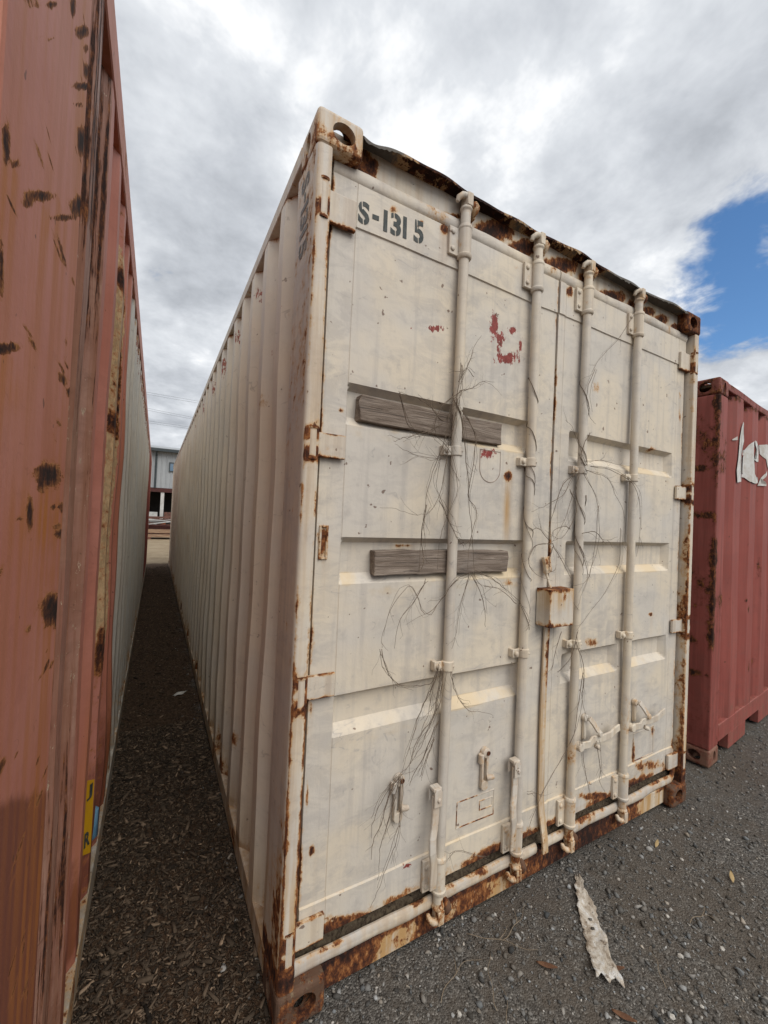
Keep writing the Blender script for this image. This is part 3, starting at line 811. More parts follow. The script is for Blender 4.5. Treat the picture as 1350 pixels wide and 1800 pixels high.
# ------------------------------------------------------------------ the cream container
def rect_tube(mb, pts, wa, wb):
    """flat bar along a polyline: wa across (first section axis ~ -y), wb the other"""
    pts = [Vector(p) for p in pts]
    m = len(pts)
    vs, fs = [], []
    for i, p in enumerate(pts):
        d = (pts[min(i + 1, m - 1)] - pts[max(i - 1, 0)]).normalized()
        up = Vector((0, -1, 0)) if abs(d.y) < .9 else Vector((1, 0, 0))
        a = (up - d * up.dot(d)).normalized()
        b_ = d.cross(a)
        for sa, sb in ((1, 1), (-1, 1), (-1, -1), (1, -1)):
            vs.append(tuple(p + a * (sa * wa / 2) + b_ * (sb * wb / 2)))
    for i in range(m - 1):
        for k in range(4):
            k2 = (k + 1) % 4
            fs.append((i * 4 + k, i * 4 + k2, (i + 1) * 4 + k2, (i + 1) * 4 + k))
    fs += [(3, 2, 1, 0), tuple((m - 1) * 4 + k for k in range(4))]
    mb.add(vs, fs)


def text_mesh(ch, bold=0.03):
    cu = bpy.data.curves.new('tmp', 'FONT')
    cu.body = ch
    cu.offset = bold
    cu.resolution_u = 4
    ob = bpy.data.objects.new('tmp', cu)
    COL.objects.link(ob)
    bpy.context.view_layer.update()
    me = bpy.data.meshes.new_from_object(ob.evaluated_get(bpy.context.evaluated_depsgraph_get()))
    bpy.data.objects.remove(ob, do_unlink=True)
    return me


def glyph(ch, cut=False, bold=0.03):
    """2-D glyph normalised to the unit square, optionally with stencil bridges"""
    if ch == '-':
        return np.array([(0, .0), (1, .0), (1, 1), (0, 1)], float), [(0, 1, 2, 3)]
    if ch == '1':
        return np.array([(0, 0), (1, 0), (1, 1), (0, 1)], float), [(0, 1, 2, 3)]
    me = text_mesh(ch, bold)
    bm = bmesh.new()
    bm.from_mesh(me)
    xs = [v.co.x for v in bm.verts]
    ys = [v.co.y for v in bm.verts]
    x0, x1, y0, y1 = min(xs), max(xs), min(ys), max(ys)
    for v in bm.verts:
        v.co = ((v.co.x - x0) / (x1 - x0), (v.co.y - y0) / (y1 - y0), 0)
    if cut:
        for c in (.46, .56):
            bmesh.ops.bisect_plane(bm, geom=bm.verts[:] + bm.edges[:] + bm.faces[:], plane_co=(c, 0, 0), plane_no=(1, .22, 0))
        dead = [f for f in bm.faces if .46 < (f.calc_center_median().x + .22 * f.calc_center_median().y) < .56 and (f.calc_center_median().y > .62 or f.calc_center_median().y < .38)]
        bmesh.ops.delete(bm, geom=dead, context='FACES')
    bm.verts.index_update()
    v = np.array([(q.co.x, q.co.y) for q in bm.verts])
    f = [tuple(q.index for q in fc.verts) for fc in bm.faces]
    bm.free()
    return v, f


def make_white():
    L, H = 12.192, 2.900
    T = thing('shipping_container', 'tall cream white shipping container with rusted double doors marked S-1315', 'container')
    HD = spots_field(SP_HEAD, 0)
    DR = spots_field(SP_DOOR, 0)

    # castings
    def cw(ix, iy, iz):
        if iz == 0:
            return U(.50, .3, .4, .3, .5)
        if ix == 1:
            return U(.60, 0, 0, .5, .4)
        return lambda co: np.stack([.34 + .16 * (co[:, 2] < H - .07) + .75 * ((co[:, 1] > .034) & (co[:, 0] > .03) & (co[:, 0] < .15) & (co[:, 2] < H - .001)), 0 * co[:, 0], .35 + 0 * co[:, 0], .5 + 0 * co[:, 0], .2 + 0 * co[:, 0]], 1)
    castings(T, L, H, lambda ix, iy, iz: RUSTP if iz == 0 or (ix == 1 and iy == 0) else CREAM, cw)

    # corner posts
    for ix in (0, 1):
        pr = [(.003, .20), (.003, .026), (.0045, .016), (.008, .009), (.015, .005), (.023, .004), (.031, .004), (.040, .004), (.050, .004), (.055, .008), (.055, .098), (.070, .098), (.070, .108), (.030, .108), (.012, .112), (.012, .20)]
        zs = axis_pts([.118, H - .118], .02)
        if ix:
            pr = [(Wd - a, b_) for a, b_ in pr]
        mb = MB()
        mb.extrude([(a, b_, 0) for a, b_ in pr], [(0, 0, z) for z in zs])

        def pw(co, ix=ix):
            x = co[:, 0] if ix == 0 else Wd - co[:, 0]
            y, z = co[:, 1], co[:, 2]
            R = np.zeros(len(co))
            front = np.exp(-((y - .004) / .02) ** 2) * (x > .006)
            low = np.clip((1.9 - z) / 1.8, 0, 1)
            line = np.exp(-((x - .053) / .006) ** 2) * (y < .05) + np.exp(-((x - .009) / .006) ** 2) * (y < .03)
            R += front * .14 + line * (.26 + .30 * low + .14 * wav(z * .8, 5 + ix, (.7, 1.9, 4.1)))
            R += .42 * np.exp(-((x - .003) / .006) ** 2 - ((y - .19) / .014) ** 2) * (.6 + .6 * (z > 1.6))
            R = np.maximum(R, (.30 + .20 * wav(z * .7, 2.0, (.6, 1.7, 3.3))) * np.exp(-((y - .026) / .008) ** 2) * (x < .02))
            for zc in (2.58, 1.86, 1.79, 1.07, .99, .27, .20):
                R = np.maximum(R, .85 * np.exp(-((z - zc) / .035) ** 2) * front)
            for zc, s in ((1.62, .12), (.62, .16), (.36, .14), (1.30, .10)):
                R = np.maximum(R, .62 * np.exp(-((z - zc) / s) ** 2) * line)
            R = np.maximum(R, .95 * np.exp(-((z - .15) / .05) ** 2))
            for yc, zc, sy, sz in ((.115, 2.25, .012, .13), (.10, 1.85, .012, .12), (.06, 1.1, .02, .02), (.06, 1.56, .01, .12), (.13, 2.06, .01, .1), (.05, .55, .015, .05), (.07, .95, .012, .09)):
                R = np.maximum(R, .62 * np.exp(-((y - yc) / sy) ** 2 - ((z - zc) / sz) ** 2) * (x < .01))
            if ix == 1:
                R += .30 * (y > .02) * (np.exp(-((z - .22) / .10) ** 2) + np.exp(-((z - 1.12) / .06) ** 2) + np.exp(-((z - 1.90) / .06) ** 2) + .6 * np.exp(-((z - .75) / .12) ** 2)) + .06 * front
            A = .35 * front + .5 * np.exp(-((z - .3) / .25) ** 2)
            return np.stack([R, .0 * R, .25 * low * (y > .1), A, .25 + 0 * R], 1)
        mb.build('corner_post', CREAM, T, pw, smooth=True)
        mb = MB()
        x0, x1 = (.003, .14) if ix == 0 else (Wd - .14, Wd - .003)
        mb.box(x0, x1, L - .20, L - .003, .118, H - .118, None)
        mb.build('corner_post', CREAM, T, U(.25, 0, .1, .3, .4), bevel=.006)

    # rails
    for ix in (0, 1):
        x0, x1 = (.002, .062) if ix == 0 else (Wd - .062, Wd - .002)
        mb = MB()
        mb.box(x0, x1, .178, L - .178, H - .062, H - .003, .25)
        mb.build('top_rail', CREAM, T, U(.26, 0, .1, .3, .4), bevel=.003)
        mb = MB()
        x0, x1 = (.004, .066) if ix == 0 else (Wd - .066, Wd - .004)
        mb.box(x0, x1, .178, L - .178, .02, .112, .06)
        mb.build('bottom_rail', SIDEP, T, lambda co: np.stack([.32 + .12 * wav(co[:, 1], 2), 0 * co[:, 0], .55 + 0 * co[:, 0], .5 + 0 * co[:, 0], .5 + 0 * co[:, 0]], 1), bevel=.004)

    # side walls
    prof = corr_profile(.20, L - .20, .372, .2885, .045, .25, .21)

    def sw(co):
        y, z = co[:, 1], co[:, 2]
        low = np.exp(-((z - .12) / .16) ** 2)
        R = .55 * low * (.6 + .5 * wav(y, 4, (.7, 1.9))) + .12 * (z > 2.7)
        R = np.maximum(R, .62 * np.exp(-((z - 2.86) / .05) ** 2))
        for yc, zc, sy, sz in ((.80, 2.25, .02, .05), (.66, 2.1, .02, .05), (.30, 2.36, .03, .03), (1.05, .75, .03, .06), (.95, .45, .03, .06), (.26, .45, .012, .07), (.25, .55, .012, .09), (5.0, 1.2, .02, .2), (2.3, 1.7, .03, .08)):
            R = np.maximum(R, .60 * np.exp(-((y - yc) / sy) ** 2 - ((z - zc) / sz) ** 2))
        G = np.zeros(len(co))
        for yc, zc, sy, sz in ((.62, 2.30, .03, .03), (.40, 2.42, .03, .02), (.9, 2.72, .05, .06), (1.5, 2.72, .05, .06), (2.1, 2.7, .06, .08), (2.7, 2.7, .06, .08), (3.6, 2.7, .1, .08), (4.6, 2.7, .1, .1)):
            G = np.maximum(G, .8 * np.exp(-((y - yc) / sy) ** 2 - ((z - zc) / sz) ** 2))
        B = np.maximum(.62 * np.exp(-((z - .10) / .10) ** 2) * (.7 + .5 * wav(y, 1, (.9, 2.3))), .42 * np.clip((y - 8.7) / .25, 0, 1))
        A = .40 * np.clip((y - 1) / 6, 0, 1) + .5 * low
        D = .08 + .25 * np.clip((1.2 - z) / 1.3, 0, 1)
        return np.stack([R, G, B, A, D], 1)
    tag(corr_wall('side_wall', T, SIDEP, 0, 1, prof, .10, H - .06, sw, nz=90, dent=.006), None)
    corr_wall('side_wall', T, SIDEP, Wd, -1, prof, .10, H - .06, U(.1, 0, .1, .2, .3), nz=12)
    mb = MB()
    mb.box(.05, Wd - .05, L - .06, L - .03, .10, H - .06)
    mb.build('end_wall', SIDEP, T, U(.1, 0, .1, .2, .3))
    # roof with shallow dies
    mb = MB()
    ys = np.arange(.12, L - .1, .1)
    v, f = [], []
    for i, yv in enumerate(ys):
        dz = .014 if i % 2 else 0
        for xv in (.05, Wd - .05):
            v.append((xv, yv, H - .035 + dz))
    for i in range(len(ys) - 1):
        f.append((2 * i, 2 * i + 1, 2 * i + 3, 2 * i + 2))
    mb.add(v, f)
    mb.build('roof', LIPP, T, U(.2, 0, .2, .2, .4), recalc=False)
    mb = MB()
    mb.box(.06, Wd - .06, .12, L - .06, .10, .13)
    mb.build('floor', DARK, T)

    # header beam, with the beaten roof edge over it
    mb = MB()
    xs = axis_pts([.056, Wd - .056], .012)
    zs = axis_pts([2.742, 2.775, H - .016], .012)
    XX, ZZ = np.meshgrid(xs, zs, indexing='ij')
    YY = .056 + .004 * wav(XX * .6, 3) * .5 + np.where(ZZ < 2.775, .012, 0)
    v = np.stack([XX, YY, ZZ], -1).reshape(-1, 3)
    nz = len(zs)
    mb.add(v, [(i * nz + k, (i + 1) * nz + k, (i + 1) * nz + k + 1, i * nz + k + 1) for i in range(len(xs) - 1) for k in range(nz - 1)])
    mb.box(.056, Wd - .056, .075, .13, 2.742, H - .016)

    def hw(co):
        w5 = HD(co)
        w5[:, 0] = np.maximum(w5[:, 0], .95 * np.exp(-((co[:, 0] - .12) / .11) ** 2 - ((co[:, 2] - 2.79) / .05) ** 2) * 1.2)
        w5[:, 0] = np.maximum(w5[:, 0], .9 * np.exp(-((co[:, 0] - 2.33) / .06) ** 2))
        w5[:, 3] += .25
        w5[:, 4] += .25
        return w5
    mb.build('header', CREAM, T, hw, recalc=False)
    mb = MB()
    xs = np.linspace(.163, Wd - .163, 220)
    wv = wav(xs * .55, 1.4, (.8, 1.9, 4.3, 9.0))
    yf = .012 + .008 * wv
    zf = H - .010 + .007 * wav(xs * .5, 3.1, (1.0, 2.3, 5.1)) - .016 * np.exp(-((xs - .2) / .05) ** 2)
    rag = np.maximum(0, RNG.normal(0, .004, len(xs)))
    rows = [(.075 + 0 * xs, H - .030 + 0 * xs), (.052 + 0 * xs, H - .016 + 0 * xs), ((.052 + yf) / 2, (H - .014 + zf) / 2), (yf, zf), (yf - .006, zf - .006), (yf - .006 + 0 * xs, zf - .013 - rag)]
    n = len(xs)
    top = [np.stack([xs, a, b_], 1) for a, b_ in rows]
    v = np.concatenate(top + [r + np.array([0, .003, .0045]) for r in top])
    m = len(rows)
    f = []
    for r in range(m - 1):
        for i in range(n - 1):
            a = r * n + i
            f.append((a, a + 1, a + n + 1, a + n))
            a += m * n
            f.append((a, a + n, a + n + 1, a + 1))
    for i in range(n - 1):
        a = (m - 1) * n + i
        f.append((a, a + 1, a + m * n + 1, a + m * n))
    mb.add(v, f)
    LP = lambda co: np.stack([np.clip(.34 + .35 * wav(co[:, 0] * .7, 5, (.6, 1.7, 3.9)), .05, .95), 0 * co[:, 0], .2 + 0 * co[:, 0], .2 + 0 * co[:, 0], .4 + 0 * co[:, 0]], 1)
    mb.build('roof_edge', LIPP, T, LP, smooth=True)

    # sill and the grit-filled gap over it
    mb = MB()
    mb.box(.162, Wd - .162, .047, .12, .014, .104, .012)

    def sl(co):
        x, z = co[:, 0], co[:, 2]
        R = .70 + .16 * wav(x * .8, 2.2, (.8, 2.1, 5.3)) - .42 * np.exp(-((x - 2.12) / .14) ** 2) - .16 * np.exp(-((x - .40) / .07) ** 2) + .25 * np.exp(-((x - 1.62) / .12) ** 2) - .2 * np.exp(-((x - 1.78) / .05) ** 2) + .2 * (z > .085)
        return np.stack([R, 0 * R, .5 + 0 * R, .9 + 0 * R, .5 + 0 * R], 1)
    mb.build('sill', CREAM, T, sl, bevel=.003)
    mb = MB()
    xs = axis_pts([.075, Wd - .075], .012)
    ys = np.linspace(.052, .086, 5)
    v, f = [], []
    for i, xv in enumerate(xs):
        for j, yv in enumerate(ys):
            v.append((xv, yv + .002 * math.sin(i * 3.1 + j), (.138 + .9 * (yv - .052)) + .007 * math.sin(i * 1.9 + j * 2.3) * math.sin(i * .37)))
    m = len(ys)
    f = [(i * m + j, (i + 1) * m + j, (i + 1) * m + j + 1, i * m + j + 1) for i in range(len(xs) - 1) for j in range(m - 1)]
    mb.add(v, f)
    mb.box(.072, Wd - .072, .086, .12, .105, .30)
    tag(mb.build('threshold', DIRTM, T, recalc=False), 'grit and moss caught above the door sill')

    # ---------------- doors
    BANDS = [(1.912, 2.058), (1.366, 1.528), (.850, .992)]
    doors = []
    SURF = []

    def surf(k, x, z):
        xs, zs, YY = SURF[k]
        i = int(np.clip(np.searchsorted(xs, x) - 1, 0, len(xs) - 2))
        j = int(np.clip(np.searchsorted(zs, z) - 1, 0, len(zs) - 2))
        return float(YY[i:i + 2, j:j + 2].min())
    for side in (0, 1):
        if side == 0:
            x0, x1 = .076, 1.203
            runs = [[(.163, 1.046)]] * 3
        else:
            x0, x1 = 1.213, 2.362
            runs = [[(1.322, 2.252)], [(1.322, 2.252)], [(1.322, 1.776), (1.842, 2.252)]]
        z0, z1 = .204, 2.742
        xb, zb = [x0, x1], [z0, z1, 2.589, 2.592, .319, .323]
        for (za, zt), rr in zip(BANDS, runs):
            zb += [za, za + .034, zt - .020, zt]
            for a, c in rr:
                xb += [a, a + .016, c - .030, c]
        seams = [.165, 1.075] if side == 0 else [1.262, 2.285]
        for sx_ in seams:
            xb += [sx_ - .003, sx_, sx_ + .003]
        xs, zs = axis_pts(xb, .011), axis_pts(zb, .011)
        XX, ZZ = np.meshgrid(xs, zs, indexing='ij')
        D = np.zeros_like(XX)
        for (za, zt), rr in zip(BANDS, runs):
            for a, c in rr:
                d = np.minimum(np.minimum((ZZ - za) / .034, (zt - ZZ) / .020), np.minimum((XX - a) / .016, (c - XX) / .030))
                D = np.maximum(D, np.clip(d, 0, 1) * .034)
        D = D - .0055 * ((ZZ > 2.591) | (ZZ < .320))
        for sx_ in seams:
            D = D + .0025 * (np.abs(XX - sx_) < .0005)
        if side == 1:
            D = D - .004 * (XX < 1.255)
        edge = np.clip(np.minimum(np.minimum(XX - x0, x1 - XX), np.minimum(ZZ - z0, z1 - ZZ)) / .12, 0, 1)
        D = D + .0028 * edge * (wav(XX * .9 + ZZ * .25, 1 + side, (1.0, 2.1, 3.7)) + wav(ZZ * .8 - XX * .3, 4 + side, (1.2, 2.6, 4.1))) * .6
        YY = .05 + D
        v = np.stack([XX, YY, ZZ], -1).reshape(-1, 3)
        nx, nz = len(xs), len(zs)
        f = [(i * nz + k, (i + 1) * nz + k, (i + 1) * nz + k + 1, i * nz + k + 1) for i in range(nx - 1) for k in range(nz - 1)]
        ring = [i * nz for i in range(nx)] + [(nx - 1) * nz + k for k in range(1, nz)] + [i * nz + nz - 1 for i in range(nx - 2, -1, -1)] + [k for k in range(nz - 2, 0, -1)]
        base = len(v)
        back = v[ring].copy()
        back[:, 1] = .094
        f += [(ring[k], base + k, base + (k + 1) % len(ring), ring[(k + 1) % len(ring)]) for k in range(len(ring))]
        f.append(tuple(range(base, base + len(ring))))
        mb = MB()
        mb.add(np.concatenate([v, back]), f)

        def dw(co, runs=runs, x0=x0, x1=x1):
            w5 = DR(co)
            x, z = co[:, 0], co[:, 2]
            for (za, zt), rr in zip(BANDS, runs):
                for a, c in rr:
                    on_ = (x > a + .01) & (x < c - .01)
                    w5[:, 2] = np.maximum(w5[:, 2], (.50 + .24 * wav(x * .9, za * 3, (1.1, 2.9, 6.0))) * on_ * ((z > za - .004) & (z < za + .040)))
                    w5[:, 2] = np.maximum(w5[:, 2], .42 * on_ * np.exp(-((z - za + .03) / .035) ** 2))
                    w5[:, 4] = np.maximum(w5[:, 4], .55 * on_ * np.exp(-((z - zt) / .014) ** 2))  # shadow under each band's top lip, painted into the colour
            e = np.minimum(x - x0, x1 - x)
            w5[:, 0] = np.maximum(w5[:, 0], (.36 + .16 * wav(z, 3 + x0)) * np.exp(-(e / .012) ** 2))
            w5[:, 0] = np.maximum(w5[:, 0], (.66 + .24 * wav(x, 2.0, (1.1, 2.7, 6.1))) * np.exp(-((z - .204) / .040) ** 2))
            w5[:, 2] = np.maximum(w5[:, 2], .62 * np.exp(-((z - .321) / .006) ** 2))  # pale line painted where the plate's ledge catches the light
            w5[:, 0] = np.maximum(w5[:, 0], .30 * np.exp(-((z - .321) / .006) ** 2))
            w5[:, 4] = np.maximum(w5[:, 4], .32 + .22 * np.clip((1.3 - z) / 1.3, 0, 1) + .16 * wav(x * .6 + z * .35, 2.4, (.7, 1.6, 2.9)) + .25 * (np.abs(x - .12) < .045))
            w5[:, 2] = np.maximum(w5[:, 2], .26 * (z > 1.2) * (x < 1.0) * np.exp(-((z - 1.75) / .45) ** 2))
            return w5
        d = mb.build('door', CREAM, T, dw)
        SURF.append((xs, zs, YY))
        tag(d, 'left-hand door with stencilled number' if side == 0 else 'right-hand door with lock box')
        doors.append(d)

        # rubber gaskets painted over
        for zc, rz, ry, yc in ((2.769, .026, .012, .052), (.136, .025, .013, .046)):
            mb = MB()
            xa, xbb = (x0 + .0, x1 + .004) if zc > 1 else ((.066, 1.185) if side == 0 else (1.246, 2.330))
            px_ = np.linspace(xa, xbb, 60)
            rr_ = 1 + .05 * wav(px_, 2 + zc, (2, 5, 11))
            pts = [(a, yc + .0015 * math.sin(a * 21), zc + .003 * math.sin(a * 9 + zc)) for a in px_]
            if side == 1 and zc < 1:
                pts += [(2.352, yc, .150), (2.361, yc, .18), (2.362, yc, .226)]
                rr_ = np.concatenate([rr_, [.85, .75, .7]])
            mb.tube(pts, [1.0 * q for q in rr_], 14, squash=(ry, rz))
            g = mb.build('gasket', CREAM, d, (lambda co: np.stack([.16 + .16 * wav(co[:, 0], 1), 0 * co[:, 0], .1 + 0 * co[:, 0], .1 + 0 * co[:, 0], .55 + .2 * wav(co[:, 0], 6)], 1)) if zc > 1 else
                         (lambda co: np.stack([.16 + .22 * (co[:, 2] > .15) + .14 * wav(co[:, 0], 4), 0 * co[:, 0], .30 + 0 * co[:, 0], .3 + 0 * co[:, 0], .45 + .9 * (co[:, 2] > .145)], 1)), smooth=True)
        # vertical gasket strips by the posts
        mb = MB()
        xa = .062 if side == 0 else 2.368
        mb.tube([(xa + .002 * math.sin(z * 13), .062, z) for z in np.linspace(.22, 2.75, 50)], .008, 8)
        mb.build('gasket', CREAM, d, U(.34, 0, .1, .2, .9), smooth=True)

        # hinges
        for za, zt in ((2.560, 2.665), (1.788, 1.868), (1.000, 1.078), (.205, .290)):
            mb = MB()
            hx = lambda a: a if side == 0 else Wd - a
            xa, xc = sorted((hx(.040), hx(.158)))
            mb.box(xa, xc, .029, .0435, za, zt, .012)
            hg = mb.build('hinge', CREAM, d, lambda co, za=za, zt=zt: np.stack([.16 + .5 * np.exp(-((co[:, 2] - za) / .010) ** 2) + .42 * np.exp(-((co[:, 2] - zt) / .008) ** 2) * (za < 2), 0 * co[:, 0], .25 + 0 * co[:, 0], .2 + 0 * co[:, 0], .25 + 0 * co[:, 0]], 1), bevel=.003, segs=2)
            mb = MB()
            kz0, kz1 = za - .014, zt + .012
            mb.tube([(hx(.0345), .020, z) for z in np.linspace(kz0, kz1, 14)], .0195, 14)
            for zr in (kz0, kz1 - .008):
                mb.tube([(hx(.0345), .020, zr), (hx(.0345), .020, zr + .008)], .0220, 14)
            mb.build('hinge_pin', CREAM, d, lambda co, a=kz0, c=kz1: np.stack([.20 + .55 * np.exp(-((co[:, 2] - a) / .014) ** 2) + .5 * np.exp(-((co[:, 2] - c) / .012) ** 2), 0 * co[:, 0], .1 + 0 * co[:, 0], .3 + 0 * co[:, 0], .2 + 0 * co[:, 0]], 1), smooth=True)

        # lock rods
        for q, rx in enumerate((.620, 1.033) if side == 0 else (1.386, 1.815)):
            ry = .021
            mb = MB()
            zs_ = np.linspace(.150, 2.800, 90)
            mb.tube([(rx + .0015 * math.sin(z * 2.3 + rx * 9), ry, z) for z in zs_], .0195, 16)
            mb.build('lock_rod', CREAM, d, lambda co, rx=rx: np.stack([.13 + .16 * wav(co[:, 2] + rx, rx * 3, (.5, 1.3, 3.1)) * (co[:, 2] < 1) + .3 * np.exp(-((co[:, 2] - .17) / .05) ** 2), 0 * co[:, 0], .22 + 0 * co[:, 0], .1 + 0 * co[:, 0], .30 + 0 * co[:, 0]], 1), smooth=True)
            # sleeve brackets top and bottom
            for za, zt, up in ((2.622, 2.756, 1), (.182, .322, -1)):
                mb = MB()
                mb.tube([(rx, ry, za), (rx, ry, za + .006), (rx, ry, za + .016), (rx, ry, za + .018), (rx, ry, zt - .018), (rx, ry, zt - .016), (rx, ry, zt - .006), (rx, ry, zt)],
                        [.025, .029, .029, .0255, .0255, .0275, .0275, .024], 18)
                mb.box(rx - .068, rx - .012, .030, .0435, za + .012, zt - .012, .012)
                for zb_ in (za + .034, zt - .034):
                    mb.tube([(rx - .052, .032, zb_), (rx - .052, .025, zb_), (rx - .052, .023, zb_)], [.0105, .0095, .006], 10)
                mb.build('rod_bracket', CREAM, d, U(.20 if up > 0 else .30, 0, .25, .2, .3), smooth=True, bevel=.002)
            # cam ends
            for s_, zc in ((1, 2.786), (-1, .166)):
                mb = MB()
                z_ = lambda k: zc + s_ * k
                mb.tube([(rx, ry, z_(0)), (rx, ry, z_(.008)), (rx, ry, z_(.010)), (rx, ry, z_(.026)), (rx, ry, z_(.030)), (rx, ry, z_(.040)), (rx, ry, z_(.044))], [.0195, .0195, .0195, .0195, .0245, .0245, .018], 16)
                lo, hi = sorted((z_(.040), z_(.092)))
                mb.box(rx - .012, rx + .016, -.004, .040, lo, hi)
                mb.tube([(rx - .004, .012, z_(.082)), (rx - .026, .012, z_(.078)), (rx - .042, .018, z_(.066)), (rx - .044, .022, z_(.050))], [.014, .013, .011, .008], 10)
                mb.build('cam', CREAM, d, U(.30 if s_ > 0 else .46, 0, .3, .3, .3), smooth=True, bevel=.004, segs=2)
                mb = MB()
                kx = rx + .044
                mb.tube([(kx, .030, z_(.030)), (kx, .024, z_(.045)), (kx + .002, .022, z_(.062)), (kx, .026, z_(.078)), (kx - .002, .034, z_(.090))], [.006, .016, .019, .014, .006], 10)
                mb.box(kx - .016, kx + .016, .036, .06, min(z_(.03), z_(.09)), max(z_(.03), z_(.09)))
                mb.build('cam_keeper', CREAM if s_ > 0 else RUSTP, d, U(.52, 0, .3, .5, .3), smooth=True)
            # guide clamps
            for zc in (1.870, 1.043):
                mb = MB()
                mb.tube([(rx, ry, zc - .019), (rx, ry, zc - .018), (rx, ry, zc + .018), (rx, ry, zc + .019)], [.020, .0245, .0245, .020], 16)
                mb.box(rx - .060, rx - .010, .022, .031, zc - .018, zc + .018)
                mb.box(rx - .060, rx - .042, .031, .051, zc - .018, zc + .018)
                mb.tube([(rx - .044, .022, zc), (rx - .044, .012, zc), (rx - .044, .010, zc)], [.011, .010, .006], 10)
                mb.tube([(rx + .012, .002, zc), (rx + .012, -.004, zc)], [.006, .005], 8)
                mb.build('rod_clamp', CREAM, d, U(.24, 0, .2, .2, .25), smooth=True, bevel=.002)

        # handles
        for rx in ((.620, 1.033) if side == 0 else (1.386, 1.815)):
            mb = MB()
            if side == 0:
                hxx = rx - .046
                rect_tube(mb, [(hxx, .000, .575), (hxx, -.002, .50), (hxx - .006, -.006, .455), (hxx - .016, -.012, .425), (hxx - .016, -.015, .375), (hxx - .006, -.010, .34), (hxx - .002, -.006, .30), (hxx + .002, .000, .225)], .012, .030)
                mb.build('door_handle', CREAM, d, U(.24 + .1 * (rx > 1), 0, .35, .3, .2), bevel=.004, segs=2)
                mb = MB()
                mb.poly([(hxx - .016, -.016, .535), (hxx + .020, -.016, .535), (hxx + .020, -.016, .588), (hxx + .010, -.016, .602), (hxx - .008, -.016, .602), (hxx - .016, -.016, .588)], (0, .006, 0))
                mb.box(hxx - .0165, hxx + .0205, -.0105, .022, .590, .603)
                mb.box(hxx - .0168, hxx + .0208, .018, .024, .545, .5895)
                mb.tube([(hxx + .004, -.014, .562), (hxx + .004, -.023, .562)], [.010, .007], 8)
                mb.build('handle_hook', CREAM, d, U(.26, 0, .3, .3, .2), bevel=.003, segs=2)
                cx = .432 if rx < .8 else .850
                mb = MB()
                yb = .036
                for a, c, e, g in ((cx - .019, cx - .007, .515, .640), (cx + .007, cx + .019, .515, .640)):
                    mb.box(a, c, yb - .004, .047, e, g)
                mb.tube([(cx, .047, .512), (cx, yb - .005, .512)], .0195, 14)
                mb.tube([(cx, .047, .648), (cx, yb - .010, .648), (cx, yb - .012, .648)], [.021, .020, .015], 14)
                mb.tube([(cx + .010, yb - .004, .545), (cx + .026, yb - .018, .550), (cx + .034, yb - .020, .553)], [.012, .010, .008], 10)
                mb.tube([(cx - .024, yb - .002, .610), (cx - .024, yb - .002, .648)], .012, 10)
                mb.build('handle_catch', CREAM, d, U(.30, 0, .35, .3, .3), smooth=True, bevel=.002)
                mb = MB()
                mb.tube([(cx + .004, yb - .014, .650), (cx + .004, yb - .017, .650)], .009, 8)
                mb.build('rivet', RUSTP, d, U(.7, 0, 0, 0, 0))
            else:
                a = rx + .030
                rect_tube(mb, [(a, -.002, .562), (a + .030, -.003, .560), (a + .060, -.010, .562), (a + .085, -.006, .574), (a + .11, -.002, .571), (a + .16, -.004, .564), (a + .23, -.006, .568), (a + .27, -.003, .580), (a + .315, .000, .586)], .010, .034)
                mb.tube([(a + .004, .018, .556), (a + .004, -.010, .556)], [.022, .020], 14)
                mb.build('door_handle', CREAM, d, U(.15, 0, .35, .2, .2), bevel=.003, segs=2)
                mb = MB()
                c = a + .085
                mb.box(c - .010, c + .006, .030, .046, .560, .665)
                mb.tube([(c, .046, .662), (c, .024, .662)], [.018, .016], 12)
                rect_tube(mb, [(c + .004, .014, .668), (c + .022, .006, .645), (c + .045, -.008, .605)], .010, .024)
                mb.tube([(c + .050, -.010, .596), (c + .050, -.020, .596)], [.016, .013], 10)
                mb.tube([(c + .030, .000, .540), (c + .040, -.012, .533), (c + .046, -.014, .526)], [.012, .012, .008], 10)
                mb.build('handle_catch', CREAM, d, U(.26, 0, .35, .3, .35), smooth=True, bevel=.002)

        # welded placard outlines
        rects = [(.722, .920, .366, .470), (.842, .912, .404, .442)] if side == 0 else [(1.946, 2.150, .332, .482)]
        for a, c, e, g in rects:
            mb = MB()
            for p, q in (((a, e), (c, e)), ((c, e), (c, g)), ((c, g), (a, g)), ((a, g), (a, e))):
                mb.tube([(p[0] + (q[0] - p[0]) * s_, surf(side, p[0] + (q[0] - p[0]) * s_, p[1] + (q[1] - p[1]) * s_) - .0005, p[1] + (q[1] - p[1]) * s_) for s_ in np.linspace(0, 1, 9)], .0022, 6)
            mb.build('placard_frame', CREAM, d, lambda co: np.stack([.36 + .3 * wav(co[:, 0] * 2 + co[:, 2] * 2, 2), 0 * co[:, 0], .2 + 0 * co[:, 0], .2 + 0 * co[:, 0], .4 + 0 * co[:, 0]], 1))

    dl, dr = doors
    # small welded slot frame on the stile
    mb = MB()
    for a, c, e, g in ((.084, .092, 1.452, 1.566), (.108, .116, 1.452, 1.566), (.0925, .1075, 1.558, 1.5655), (.0925, .1075, 1.4525, 1.460)):
        mb.box(a, c, .042, .049, e, g)
    mb.build('slot_frame', CREAM, dl, U(.50, 0, .1, .4, .2), bevel=.002)

    # rounded outline left by a missing sticker
    mb = MB()
    oc, ow, zt_, zb_ = .822, .056, 1.900, 1.822
